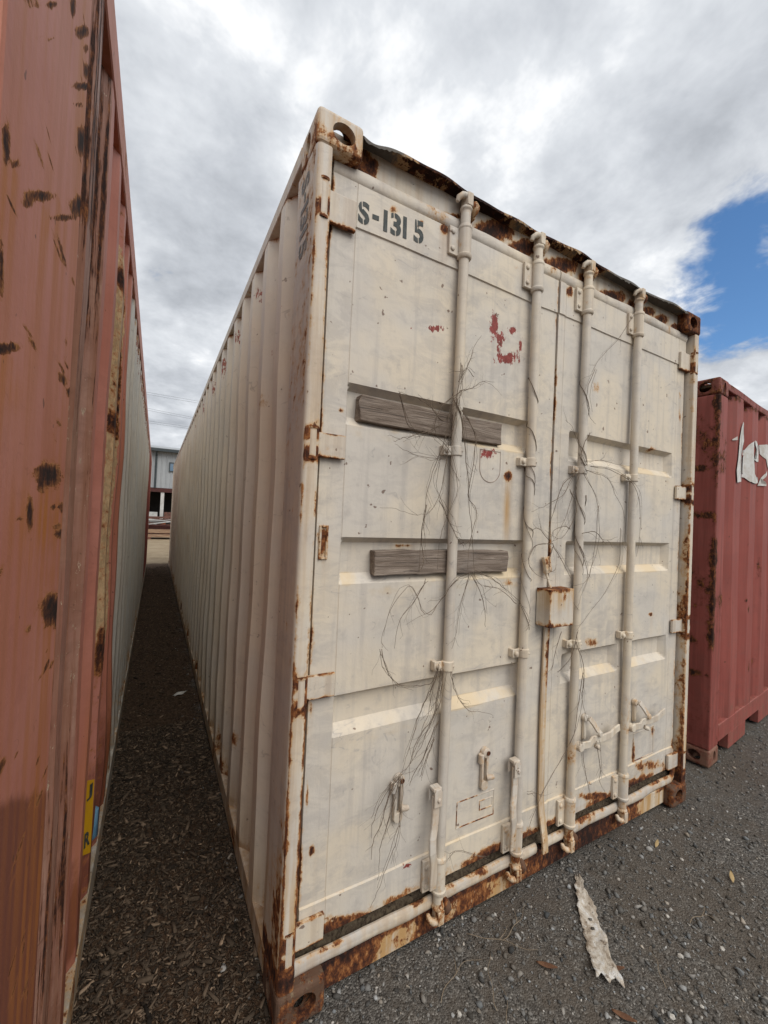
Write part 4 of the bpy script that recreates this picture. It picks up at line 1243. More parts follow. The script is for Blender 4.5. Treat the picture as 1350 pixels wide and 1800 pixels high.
    pts = [(oc - ow, zt_), (oc - ow, zb_)] + [(oc - ow * math.cos(a), zb_ - .055 * math.sin(a)) for a in np.linspace(.2, math.pi - .2, 12)] + [(oc + ow, zb_), (oc + ow, zt_), (oc - ow, zt_)]
    mb.tube([(x, surf(0, x, z) - .0004, z) for x, z in pts], .0014, 5)
    mb.build('sticker_outline', simple('faded_sticker_line', (.22, .13, .10), (.35, .28, .22), 40), dl, recalc=False)

    # stencilled number on the door plate
    mb = MB()
    for ch, a, c, zb_, hh, cut in (('S', .170, .213, 2.6085, .079, 1), ('-', .224, .250, 2.642, .017, 0), ('1', .268, .284, 2.615, .078, 0), ('3', .297, .341, 2.615, .082, 1), ('1', .349, .365, 2.620, .082, 0), ('5', .396, .440, 2.625, .086, 1)):
        gv_, gf = glyph(ch, cut, .035)
        v = [(a + p[0] * (c - a), 0, zb_ + p[1] * hh + .05 * p[0] * (c - a)) for p in gv_]
        v = [(p[0], surf(0, p[0], p[2]) - .0012, p[2]) for p in v]
        mb.add(v, gf)
    tag(mb.build('stencil_number', BLACKPAINT, dl, recalc=False), 'black stencilled number S-1315')
    # the same number running down the side of the post
    mb = MB()
    z = 2.742
    for ch, hh, cut in (('S', .048, 1), ('-', .030, 0), ('1', .018, 0), ('3', .048, 1), ('1', .018, 0), ('5', .050, 1)):
        gv_, gf = glyph(ch, cut, .035)
        for_dash = (ch == '-')
        v = []
        for p in gv_:
            q = .40 + .2 * p[1] if for_dash else p[1]
            v.append((.0016, .155 - q * .085, z - p[0] * hh))
        mb.add(v, gf)
        z -= hh + (.022 if ch == '1' and z < 2.56 else .010)
    mb.build('stencil_number', GREYPAINT, T, recalc=False)

    # steel lock box, the bar below it and the broken hasp above
    mb = MB()
    mb.box(1.133, 1.291, -.030, -.0265, 1.150, 1.316, .012)
    mb.box(1.133, 1.1365, -.0265, .046, 1.150, 1.316, .012)
    mb.box(1.2875, 1.291, -.0265, .046, 1.150, 1.316, .012)
    mb.box(1.1365, 1.2875, -.0265, .044, 1.311, 1.3155, .012)
    mb.box(1.1365, 1.2875, -.0265, .044, 1.1505, 1.155, .012)
    tag(mb.build('lock_box', CREAM, dr, lambda co: np.stack([.18 + .50 * np.exp(-((co[:, 2] - 1.152) / .014) ** 2) + .42 * np.exp(-((co[:, 2] - 1.314) / .010) ** 2) + .34 * np.exp(-((co[:, 0] - 1.135) / .008) ** 2 - ((co[:, 1] + .03) / .01) ** 2) + .34 * np.exp(-((co[:, 0] - 1.21) / .03) ** 2 - ((co[:, 2] - 1.28) / .035) ** 2), 0 * co[:, 0], .45 + 0 * co[:, 0], .75 * np.exp(-((co[:, 2] - 1.30) / .08) ** 2), .15 + 0 * co[:, 0]], 1), bevel=.002), 'cream steel lock box with rusty edges')
    mb = MB()
    pts = [(1.196 + .004 * math.sin(z * 6), .036, z) for z in np.linspace(1.15, .36, 30)] + [(1.200, .030, .30), (1.206, .022, .24), (1.210, .014, .18), (1.212, .012, .125)]
    rect_tube(mb, pts, .008, .034)
    mb.build('seam_bar', CREAM, dr, lambda co: np.stack([.26 + .42 * np.exp(-((co[:, 2] - 1.02) / .2) ** 2) * (co[:, 0] > 1.205) + .25 * np.exp(-((co[:, 2] - .14) / .05) ** 2), 0 * co[:, 0], .45 + 0 * co[:, 0], .60 + 0 * co[:, 0], .4 + 0 * co[:, 0]], 1))
    mb = MB()
    rect_tube(mb, [(1.168, .034, 1.455), (1.170, .026, 1.43), (1.172, .022, 1.40), (1.176, .026, 1.385)], .018, .038)
    mb.tube([(1.170, .03, 1.385), (1.172, .02, 1.36), (1.174, .012, 1.335), (1.176, .004, 1.318)], [.008, .006, .005, .005], 8)
    mb.build('broken_hasp', CREAM, dr, U(.42, 0, .5, .5, .3), bevel=.003)
    return T


WHITE = make_white()


# ------------------------------------------------------------------ planks tucked behind the lock rod
def plank(label, x0, x1, y0, y1, z0, z1, tilt, seed):
    mb = MB()
    xs = np.linspace(x0, x1, 24)
    v, f = [], []
    sec = [(y0, z0), (y0, z0 + .3 * (z1 - z0)), (y0, z0 + .7 * (z1 - z0)), (y0, z1), (y1, z1), (y1, z0)]
    for i, x in enumerate(xs):
        dz = tilt * (x - (x0 + x1) / 2) + .0015 * math.sin(i * .9 + seed)
        for k, (yy, z_) in enumerate(sec):
            e = .004 * math.sin(k * 2.1 + seed) if i in (0, len(xs) - 1) else 0
            v.append((x + e, yy + .0012 * math.sin(i * .5 + k + seed), z_ + dz + .001 * math.sin(i * 1.7 + k * 2 + seed)))
    n = len(sec)
    for i in range(len(xs) - 1):
        for k in range(n):
            f.append((i * n + k, i * n + (k + 1) % n, (i + 1) * n + (k + 1) % n, (i + 1) * n + k))
    f += [tuple(range(n)), tuple((len(xs) - 1) * n + k for k in range(n))]
    mb.add(v, f)
    o = mb.build('plank', WOOD, None, bevel=.0035, segs=2)
    tag(o, label, 'plank', 'boards wedged behind the lock rod')
    return o


plank('grey weathered board wedged behind the lock rod just below the red paint patch', .211, .876, .041, .083, 1.930, 2.020, -.004, 1.0)
plank('grey split board wedged behind the lock rod level with the rusty lock box top', .294, .942, .041, .083, 1.394, 1.483, .0, 4.0)


# ------------------------------------------------------------------ dry vines
def smooth_path(p, k=4):
    p = [Vector(q) for q in p]
    out = []
    for i in range(len(p) - 1):
        a, b_, c, d = p[max(i - 1, 0)], p[i], p[i + 1], p[min(i + 2, len(p) - 1)]
        for j in range(k):
            t_ = j / k
            out.append(.5 * ((2 * b_) + (c - a) * t_ + (2 * a - 5 * b_ + 4 * c - d) * t_ * t_ + (3 * b_ - a - 3 * c + d) * t_ ** 3))
    out.append(p[-1])
    return out


def vines():
    rr = random.Random(5)
    groups = {0: [], 1: [], 2: [], 3: []}
    for i, ln in enumerate(VINES):
        pts = []
        for j, (x, z) in enumerate(ln):
            pts.append((x + rr.uniform(-.004, .004), -.004 - rr.uniform(0, .018), z + rr.uniform(-.004, .004)))
        cx = sum(q[0] for q in pts) / len(pts)
        cz = sum(q[2] for q in pts) / len(pts)
        k = (0 if cz > 1.22 else 1) if cx < .98 else (2 if cx < 1.24 and cz > 1.0 else 3)
        groups[k].append((pts, rr.uniform(.0009, .0015)))
        # a companion strand now and then
        for _k in range(2 if i < 31 else 1):
            ox_, oz_ = rr.uniform(-.022, .022), rr.uniform(-.02, .02)
            q = [(a + ox_ * j_ / len(pts) + rr.uniform(-.012, .012), b_ - rr.uniform(-.004, .010), c + oz_ * j_ / len(pts) + rr.uniform(-.012, .012)) for j_, (a, b_, c) in enumerate(pts)]
            q = q[:max(3, int(len(q) * rr.uniform(.5, 1.0)))]
            groups[k].append((q, rr.uniform(.0005, .0009)))

    def helix(rx, za, zb, turns, ph, rad=.0225):
        n = int(turns * 14)
        return [(rx + rad * math.cos(ph + 2 * math.pi * turns * t_ / n), .021 + rad * math.sin(ph + 2 * math.pi * turns * t_ / n), za + (zb - za) * (t_ / n + .01 * math.sin(t_ * .8))) for t_ in range(n + 1)]
    groups[2].append((helix(1.033, 2.30, 1.02, 6.5, .4), .0017))
    groups[2].append((helix(1.033, 1.92, 1.20, 2.6, 2.4), .0012))
    groups[3].append((helix(1.386, 2.35, 1.55, 3, 1.0), .0016))
    groups[3].append((helix(1.386, 1.95, 1.2, 3.2, 3.0), .0015))
    groups[3].append((helix(1.386, 1.75, 1.28, 1.6, 5.0, .0235), .0022))
    groups[0].append((helix(.620, 2.15, 1.75, 1.6, 1.0), .0016))
    labels = ['dry leafless vine tangled over the rod in front of the upper plank', 'dry vine strands hanging from the low rod clamp onto a handle catch',
              'dry vine spiralling up the rod beside the lock box', 'dry vine knotted round the first rod of the right-hand door']
    for k in range(4):
        mb = MB()
        for pts, r in groups[k]:
            pp = smooth_path(pts, 4) if len(pts) < 20 else [Vector(q) for q in pts]
            if len(pts) < 20:
                pp = [q + Vector((rr.gauss(0, .0016), rr.gauss(0, .001), rr.gauss(0, .0016))) for q in pp]
            m = len(pp)
            mb.tube(pp, [r * (1.2 - .75 * i / m) for i in range(m)], 5)
            if len(pts) < 20:
                for _f in range(rr.choice([1, 2, 2, 3])):     # side twigs
                    i0 = rr.randrange(1, max(2, m - 2))
                    d_ = (pp[min(i0 + 1, m - 1)] - pp[i0 - 1]).normalized()
                    n_ = Vector((d_.z, 0, -d_.x)) * rr.choice([-1, 1])
                    l_ = rr.uniform(.02, .075)
                    mb.tube([pp[i0], pp[i0] + d_ * l_ * .4 + n_ * l_ * .25 + Vector((0, -.003, 0)), pp[i0] + d_ * l_ * .75 + n_ * l_ * .6, pp[i0] + d_ * l_ + n_ * l_ * rr.uniform(.5, 1.1)], [r * .6, r * .5, r * .4, r * .25], 4)
        o = mb.build('dry_vine', VINEM, None, smooth='all', recalc=False)
        tag(o, labels[k], 'vine', 'dry vines on the doors')


vines()


# ------------------------------------------------------------------ the pink container across the alley
def make_pink():
    L, H = 12.192, 2.885
    XO, Y0 = -.540, -.700          # right-hand side plane, near end
    T = thing('shipping_container', 'salmon pink shipping container with torn rusty flank patched in white and red', 'container', (XO - Wd, Y0, 0))
    r3 = random.Random(17)
    extra = []
    for k in range(95):              # sideways scrapes, thickest near the outer edge of the post
        yy = r3.choice([r3.gauss(-.32, .05), r3.uniform(-.66, -.28)])
        zz = r3.uniform(.75, 2.8)
        extra.append((yy, zz, r3.uniform(.010, .050), r3.uniform(-.006, .006), 0.0, r3.uniform(.003, .009), 'R', r3.uniform(.55, .85)))
    for k in range(40):              # long runs of rust
        yy = r3.choice([r3.gauss(-.33, .06), r3.uniform(-.66, -.28)])
        extra.append((yy, r3.uniform(.5, 2.6), r3.uniform(.006, .03), 0.0, 0.0, r3.uniform(.08, .35), 'A', r3.uniform(.5, 1.0)))
    PK0 = spots_field([(*q[:6], q[6], q[7] * (1.25 if q[6] == 'R' else 1.5)) for q in SP_PINK] + extra, 1, .95, .16)

    def loc(co):                    # back to the measured frame
        c = co.copy()
        c[:, 1] += Y0
        c[:, 0] += XO - Wd
        return c

    def pkw(co):
        c = loc(co)
        w5 = PK0(c)
        y, z = c[:, 1], c[:, 2]
        prim = 1.225 - (y + .56) * .54
        w5[:, 2] = np.maximum(w5[:, 2], np.clip(.5 + (prim - z) / .05, 0, 1) * np.clip(.5 - (y + .22) / .04, 0, 1))
        w5[:, 0] = np.maximum(w5[:, 0], (.26 + .18 * wav(z * .8, 3)) * np.exp(-((y + .245) / .02) ** 2))
        w5[:, 3] = np.maximum(w5[:, 3], .25 + .25 * np.exp(-((y + .30) / .07) ** 2))
        w5[:, 4] = np.maximum(w5[:, 4], .12 + .4 * np.exp(-((y + .15) / .06) ** 2))
        return w5
    castings(T, L, H, lambda *a: RUSTP, lambda *a: U(.5, 0, .2, .3, .4))
    # flat end post plate
    for ix in (0, 1):
        for iy in (0, 1):
            mb = MB()
            x0, x1 = (.004, .16) if ix == 0 else (Wd - .16, Wd - .001)
            y0, y1 = (.003, .440) if iy == 0 else (L - .30, L - .003)
            vis = ix == 1 and iy == 0
            mb.box(x0, x1, y0, y1, .118, H - .118, (.08, .007, .008) if vis else None)
            mb.build('corner_post', PINKP, T, pkw if vis else U(.2, 0, 0, .3, .2), bevel=.008, segs=2)
    for ix in (0, 1):
        x0, x1 = (.002, .062) if ix == 0 else (Wd - .062, Wd)
        mb = MB()
        mb.box(x0, x1, .178, L - .178, 2.745, H - .008, .08)
        mb.build('top_rail', PINKP, T, lambda co: np.stack([.25 + .1 * wav(co[:, 1], 3), 0 * co[:, 0], 0 * co[:, 0], .35 + 0 * co[:, 0], .5 + 0 * co[:, 0]], 1), bevel=.004)
        mb = MB()
        mb.box(x0, x1, .178, L - .178, .02, .155, .08)
        mb.build('bottom_rail', DULLW, T, lambda co: np.stack([.30 + .15 * wav(co[:, 1], 5), 0 * co[:, 0], .45 + .2 * (co[:, 1] < 1.6), .5 + 0 * co[:, 0], .7 + 0 * co[:, 0]], 1), bevel=.004)
    # flank in four painted stretches
    first, pitch = .097 - Y0, .265

    def cut(a, c, depth=.040):
        """slice of the corrugated outline between a and c"""
        full = corr_profile(.442, L - .30, first, pitch, depth)
        ys = np.array([q[0] for q in full])
        ds = np.array([q[1] for q in full])
        inner = [(y, d) for y, d in full if a < y < c]
        return [(a, float(np.interp(a, ys, ds)))] + inner + [(c, float(np.interp(c, ys, ds)))]

    def sub(pr, n=3):
        out = []
        for (a, d), (b_, e) in zip(pr[:-1], pr[1:]):
            for k in range(n):
                out.append((a + (b_ - a) * k / n, d + (e - d) * k / n))
        return out + [pr[-1]]

    def ridgew(co):
        c = loc(co)
        y, z = c[:, 1], c[:, 2]
        w5 = np.zeros((len(c), 5))
        s_ = wav(y * 3 + z * .4, 2)
        w5[:, 0] = (.22 + .16 * wav(z, 4 + 0, (.6, 1.5, 3.7))) * (y < .10) + .12
        w5[:, 3] = .45 * np.exp(-((z - .6) / .5) ** 2) + .3 * (y < .1)
        w5[:, 4] = .35 + .9 * (y < .05) * (z > 1.2) + .2 * s_
        w5[:, 2] = .75 * np.exp(-((z - .25) / .35) ** 2)
        return w5

    def scourw(co):
        c = loc(co)
        y, z = c[:, 1], c[:, 2]
        w5 = np.zeros((len(c), 5))
        w5[:, 0] = .40 + .10 * wav(z * .5, 4, (.6, 1.5)) + .12 * (z > 2.2)
        w5[:, 1] = .22 + 0 * z
        w5[:, 3] = .4
        w5[:, 4] = .5
        w5[:, 2] = .5 * np.exp(-((z - .25) / .35) ** 2)
        return w5

    def tornw(co):
        c = loc(co)
        y, z = c[:, 1], c[:, 2]
        w5 = np.zeros((len(c), 5))
        band = (y > .60) & (y < .885)
        w5[:, 1] = 1.15 * band * np.clip(np.minimum((z - .95) / .15, (2.62 - z) / .12), 0, 1)
        hole = np.exp(-((z - 2.46) / .05) ** 2) + np.exp(-((z - 2.14) / .14) ** 2) * (y > .76) + np.exp(-((z - 1.92) / .05) ** 2) + .9 * np.exp(-((z - 1.05) / .10) ** 2) * (y < .75)
        w5[:, 0] = np.maximum(.12 + .20 * band, 1.1 * band * np.clip(hole, 0, 1))
        w5[:, 3] = .95 * band * np.exp(-((z - 1.55) / .35) ** 2) * (z < 1.92) * (y < .74) + .3 * (~band)
        w5[:, 2] = .85 * np.exp(-((z - .35) / .4) ** 2)
        w5[:, 4] = .3
        return w5

    def whitew(co):
        c = loc(co)
        y, z = c[:, 1], c[:, 2]
        w5 = np.zeros((len(c), 5))
        low = np.exp(-((z - .15) / .35) ** 2)
        w5[:, 0] = .10 + .32 * low * (y < 5) + .35 * np.exp(-((z - 2.74) / .06) ** 2)
        w5[:, 1] = .55 * np.exp(-((z - 2.7) / .12) ** 2) * (y > 1.8)
        w5[:, 3] = .15 + .3 * np.clip((y - 2) / 5, 0, 1)
        w5[:, 4] = .25 + .5 * low
        w5[:, 2] = .3 * low + .25 * np.clip((y - 3) / 4, 0, 1)
        return w5
    y_ = lambda v: v - Y0
    tag(corr_wall('side_wall', T, PINKW, Wd, -1, sub(cut(.442, y_(.097)), 4), .15, 2.75, scourw, nz=120, dent=.004), 'scoured stretch of the flank beside the end post')
    tag(corr_wall('side_wall', T, PINKP, Wd, -1, sub(cut(y_(.097), y_(.560))), .15, 2.75, ridgew, nz=120, dent=.004), 'pink corrugated stretch of the flank')
    tag(corr_wall('side_wall', T, PINKP, Wd, -1, sub(cut(y_(.560), y_(1.235))), .15, 2.75, tornw, nz=160, dent=.010, seed=3), 'torn and rusted stretch of the flank')
    tag(corr_wall('side_wall', T, DULLW, Wd, -1, cut(y_(1.235), y_(8.0)), .15, 2.75, whitew, nz=70, dent=.005, seed=2), 'white painted stretch of the flank')
    tag(corr_wall('side_wall', T, REDP, Wd, -1, cut(y_(8.0), L - .30), .15, 2.75, U(.2, 0, .1, .3, .3), nz=20), 'red stretch at the far end of the flank')
    corr_wall('side_wall', T, PINKP, 0, 1, corr_profile(.442, L - .30, first, pitch, .04), .15, 2.75, U(.2, 0, 0, .3, .3), nz=8)
    for ya, yb in ((.03, .06), (L - .06, L - .03)):
        mb = MB()
        mb.box(.16, Wd - .16, ya, yb, .10, 2.77)
        mb.build('end_wall', PINKP, T, U(.2, 0, 0, .3, .3))
    mb = MB()
    mb.box(.06, Wd - .06, .10, L - .10, H - .05, H - .03)
    mb.build('roof', LIPP, T, U(.2, 0, 0, .3, .3))
    # warning sticker and the blue plug beside it, on the camera-facing slope of a corrugation
    fo, sl = .24 * pitch, .245 * pitch
    a = first + pitch * 2          # outer flat starts here
    mb = MB()
    e = .0022

    def on_slope(s, z):             # s 0..1 across the slope, 1 = outer edge
        return (Wd - .004 - .040 * (1 - s) + e, a - sl * (1 - s) - e, z)
    v = [on_slope(.05, .61), on_slope(1.0, .575), on_slope(1.0, .305), on_slope(.05, .34)]
    mb.poly(v, (.0007, -.0007, 0))
    st = mb.build('warning_sticker', YELLOW, T)
    for ch, zc in (('J', .515), ('R', .345)):
        gv_, gf = glyph(ch, False, .03)
        mb = MB()
        mb.add([tuple(np.array(on_slope(.52 + .36 * p[0], zc + p[1] * .055)) + np.array([.0022, -.0022, 0])) for p in gv_], gf)
        mb.build('sticker_letter', BLACKPAINT, st, recalc=False)
    a2 = first + pitch * 3
    mb = MB()
    mb.tube([(Wd - .036, a2 - .050, .335), (Wd - .030, a2 - .053, .338), (Wd - .018, a2 - .054, .33), (Wd - .018, a2 - .054, .225), (Wd - .030, a2 - .050, .21), (Wd - .036, a2 - .046, .205)], [.008, .018, .021, .021, .017, .006], 12)
    mb.build('blue_plug', BLUE, T, smooth=True)
    # torn steel flaps curling out of the rusted stretch
    for yy, z0, z1, s_ in ((.80, 2.10, 2.46, 1), (.84, 1.88, 2.06, 1), (.62, .98, 1.14, -1)):
        mb = MB()
        zs = np.linspace(z0, z1, 14)
        v, f = [], []
        for i, z in enumerate(zs):
            w_ = .030 * math.sin(math.pi * (i + .5) / 14) + .006 * math.sin(i * 2.1)
            for k in range(4):
                v.append((Wd - .030 + .028 * (k / 3) ** 2, y_(yy) - s_ * w_ * k / 3 - .01, z))
        f = [(i * 4 + k, (i + 1) * 4 + k, (i + 1) * 4 + k + 1, i * 4 + k + 1) for i in range(13) for k in range(3)]
        mb.add(v, f)
        o = mb.build('torn_flap', PINKP, T, U(.72, .5, 0, .6, .3), smooth=True, recalc=False)
        md = o.modifiers.new('thick', 'SOLIDIFY')
        md.thickness = .002
    return T


make_pink()


# ------------------------------------------------------------------ the red container on the right
def make_red():
    L, H = 6.058, 2.680
    th = .1042
    rz = th - math.pi / 2
    ox = 2.955 - Wd * math.cos(rz)
    oy = .100 - Wd * math.sin(rz)
    T = thing('shipping_container', 'brick red shipping container standing broadside with peeling white letters', 'container', (ox, oy, 0), rz)

    def endw(co):
        x, y, z = co[:, 0], co[:, 1], co[:, 2]
        R = .20 + .20 * wav(z * .7 + x, 2)
        e = np.maximum(np.exp(-((x - Wd) / .05) ** 2), 0) * np.exp(-((y - .0) / .05) ** 2)
        R = np.maximum(R, (.58 + .25 * wav(z * .6, 4)) * e)
        for zc in (2.05, 1.72, 1.12, .84, .62):
            R = np.maximum(R, .62 * np.exp(-((z - zc) / .035) ** 2) * (y < .02) * (.8 + .4 * wav(x * 2, zc)))
        R = R * (z > .5) + .3 * (z <= .5)
        return np.stack([R, 0 * R, .5 * np.exp(-((z - .1) / .12) ** 2), .45 + 0 * R, .35 + 0 * R], 1)
    castings(T, L, H, lambda ix, iy, iz: REDP, lambda ix, iy, iz: U(.34, 0, .80, .2, .5) if iz == 0 else U(.50, .0, .5, .4, .6))
    for ix in (0, 1):
        for iy in (0, 1):
            mb = MB()
            x0, x1 = (.004, .17) if ix == 0 else (Wd - .17, Wd - .002)
            y0, y1 = (.002, .172) if iy == 0 else (L - .172, L - .002)
            vis = ix == 1 and iy == 0
            mb.box(x0, x1, y0, y1, .118, H - .118, .02 if vis else None)
            mb.build('corner_post', REDP, T, endw if vis else U(.3, 0, .2, .3, .3), bevel=.010, segs=3)
    first, pitch, dep = .375, .380, .050

    def sidew(co):
        x, y, z = co[:, 0], co[:, 1], co[:, 2]
        R = .10 + .10 * wav(y * 2, 4)
        r2 = random.Random(3)
        for k in range(46):
            yc, zc, sy, sz = r2.uniform(.18, 2.6), r2.choice([r2.uniform(.25, 1.5), r2.uniform(.25, 2.5)]), r2.uniform(.008, .03), r2.uniform(.015, .09)
            R = np.maximum(R, .70 * np.exp(-((y - yc) / sy) ** 2 - ((z - zc) / sz) ** 2))
        R = np.maximum(R, .55 * np.exp(-((z - 2.60) / .05) ** 2))
        low = np.exp(-((z - .2) / .25) ** 2)
        return np.stack([R, 0 * R, .45 * low, .25 + .3 * low, .25 + .3 * low], 1)
    prof = corr_profile(.17, L - .17, first, pitch, dep, .40, .20)
    pr2 = []
    for (a, d), (b_, e) in zip(prof[:-1], prof[1:]):
        for k in range(3):
            pr2.append((a + (b_ - a) * k / 3, d + (e - d) * k / 3))
    pr2.append(prof[-1])
    corr_wall('side_wall', T, REDP, Wd, -1, pr2, .25, H - .06, sidew, nz=110, dent=.004)
    corr_wall('side_wall', T, REDP, 0, 1, prof, .25, H - .06, U(.2, 0, .2, .3, .3), nz=8)
    mb = MB()
    mb.box(.17, Wd - .17, .02, .06, .12, H - .12, .05)
    mb.build('end_wall', REDP, T, endw, bevel=.003)
    mb = MB()
    mb.box(.17, Wd - .17, L - .06, L - .02, .12, H - .12)
    mb.build('end_wall', REDP, T, U(.2, 0, .2, .3, .3))
    for ix in (0, 1):
        x0, x1 = (.004, .066) if ix == 0 else (Wd - .066, Wd - .003)
        mb = MB()
        ys = axis_pts([.172, L - .172], .06)
        pr = [(x0, H - .064), (x1, H - .064), (x1, H - .012), (x0, H - .006)]
        mb.extrude([(a, 0, c) for a, c in pr], [(0, y, .006 * math.sin(y * 5) * (.4 + .6 * math.sin(y * 1.7))) for y in ys])
        mb.build('top_rail', REDP, T, U(.42, 0, .45, .4, .6), bevel=.004)
        mb = MB()
        mb.box(x0 - (0 if ix == 0 else .10), x1 + .001, .172, L - .172, .135, .255, .06)
        mb.build('bottom_rail', REDP, T, U(.24, 0, .42, .3, .4), bevel=.005)
        for ya, yb in ((.40, .80), (1.16, 2.20), (2.56, 3.6), (3.96, L - .40)):
            mb = MB()
            mb.box(x0 + .002, x1 - .002, ya, yb, .022, .136, .06)
            mb.build('fork_plate', REDP, T, U(.24, 0, .46, .3, .4), bevel=.003)
    mb = MB()
    mb.box(.05, Wd - .05, .05, L - .05, H - .05, H - .03)
    mb.build('roof', LIPP, T, U(.3, 0, .1, .3, .5))
    mb = MB()
    mb.box(.10, Wd - .10, .10, L - .10, .12, .16)
    mb.build('floor', DARK, T)
    # peeling white letters that follow the corrugation
    ys = np.array([q[0] for q in prof])
    ds = np.array([q[1] for q in prof])
    bm = bmesh.new()
    for P in LOGO:
        bm.faces.new([bm.verts.new((0, a, z)) for a, z in P])
    bmesh.ops.triangulate(bm, faces=bm.faces[:])
    for yb in ys:
        if .2 < yb < 1.5:
            bmesh.ops.bisect_plane(bm, geom=bm.verts[:] + bm.edges[:] + bm.faces[:], plane_co=(0, yb, 0), plane_no=(0, 1, 0))
    for v in bm.verts:
        v.co.x = Wd - float(np.interp(v.co.y, ys, ds)) + .0045
    bmesh.ops.recalc_face_normals(bm, faces=bm.faces)
    me = bpy.data.meshes.new('letters')
    bm.to_mesh(me)
    bm.free()
    tag(finish('painted_letters', me, WHITEPAINT, T), 'peeling white painted letters')


make_red()


# ------------------------------------------------------------------ beyond the alley
def far_building():
    Yb = 32.0
    T = thing('warehouse', 'grey ribbed metal warehouse with an open dark bay beyond the alley', 'building', (0, Yb, 0))
    xa, xb, zt, zm = -16.0, 9.0, 5.78, 3.10
    prof = []
    x = xa
    while x < xb:
        prof += [(x, .0), (x + .20, .0), (x + .225, -.04), (x + .275, -.04), (x + .30, .0)]
        x += .30
    n = len(prof)
    v = [(a, d, z) for z in (zm, zt) for a, d in prof]
    mb = MB()
    mb.add(v, [(i, i + 1, n + i + 1, n + i) for i in range(n - 1)])
    mb.build('cladding', CLAD, T, recalc=False)
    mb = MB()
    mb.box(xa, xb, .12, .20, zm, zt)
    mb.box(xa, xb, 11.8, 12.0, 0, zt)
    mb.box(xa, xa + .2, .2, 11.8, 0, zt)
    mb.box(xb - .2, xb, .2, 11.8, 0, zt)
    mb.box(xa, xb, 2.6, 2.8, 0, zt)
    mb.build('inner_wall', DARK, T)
    mb = MB()
    mb.poly([(xa - .3, -.35, zt + .04), (xa - .3, 6, zt + 1.0), (xa - .3, 12.3, zt + .04), (xa - .3, 12.3, zt + .12), (xa - .3, 6, zt + 1.1), (xa - .3, -.35, zt + .12)], (xb - xa + .6, 0, 0))
    mb.build('roof', CLAD, T)
    mb = MB()
    mb.box(xa - .3, xb + .3, -.50, -.30, zt - .12, zt + .08)
    mb.build('gutter', DKMETAL, T)
    mb = MB()
    mb.tube([(-.52, -.40, zt - .10), (-.52, -.12, zt - .45), (-.52, -.10, zm - .02)], .065, 8)
    mb.build('downpipe', DKMETAL, T)
    for wx in (.30, 3.6, -4.2):
        mb = MB()
        for a, c, e, g in ((wx, wx + .07, 4.30, 4.98), (wx + .93, wx + 1.0, 4.30, 4.98), (wx + .07, wx + .93, 4.91, 4.98), (wx + .07, wx + .93, 4.30, 4.37)):
            mb.box(a, c, -.09, .02, e, g)
        wn = mb.build('window', DKMETAL, T)
        mb = MB()
        mb.box(wx + .07, wx + .93, -.055, -.045, 4.37, 4.91)
        mb.build('pane', GLASS, wn)
    mb = MB()
    mb.box(xa, xb, -.10, .12, zm - .30, zm - .01)
    mb.build('lintel', REDBEAM, T)
    for pxx in (-6.2, -.02, 5.6):
        mb = MB()
        mb.box(pxx - .11, pxx + .11, -.05, .15, 0, zm - .30)
        mb.build('post', WPOST, T)


far_building()


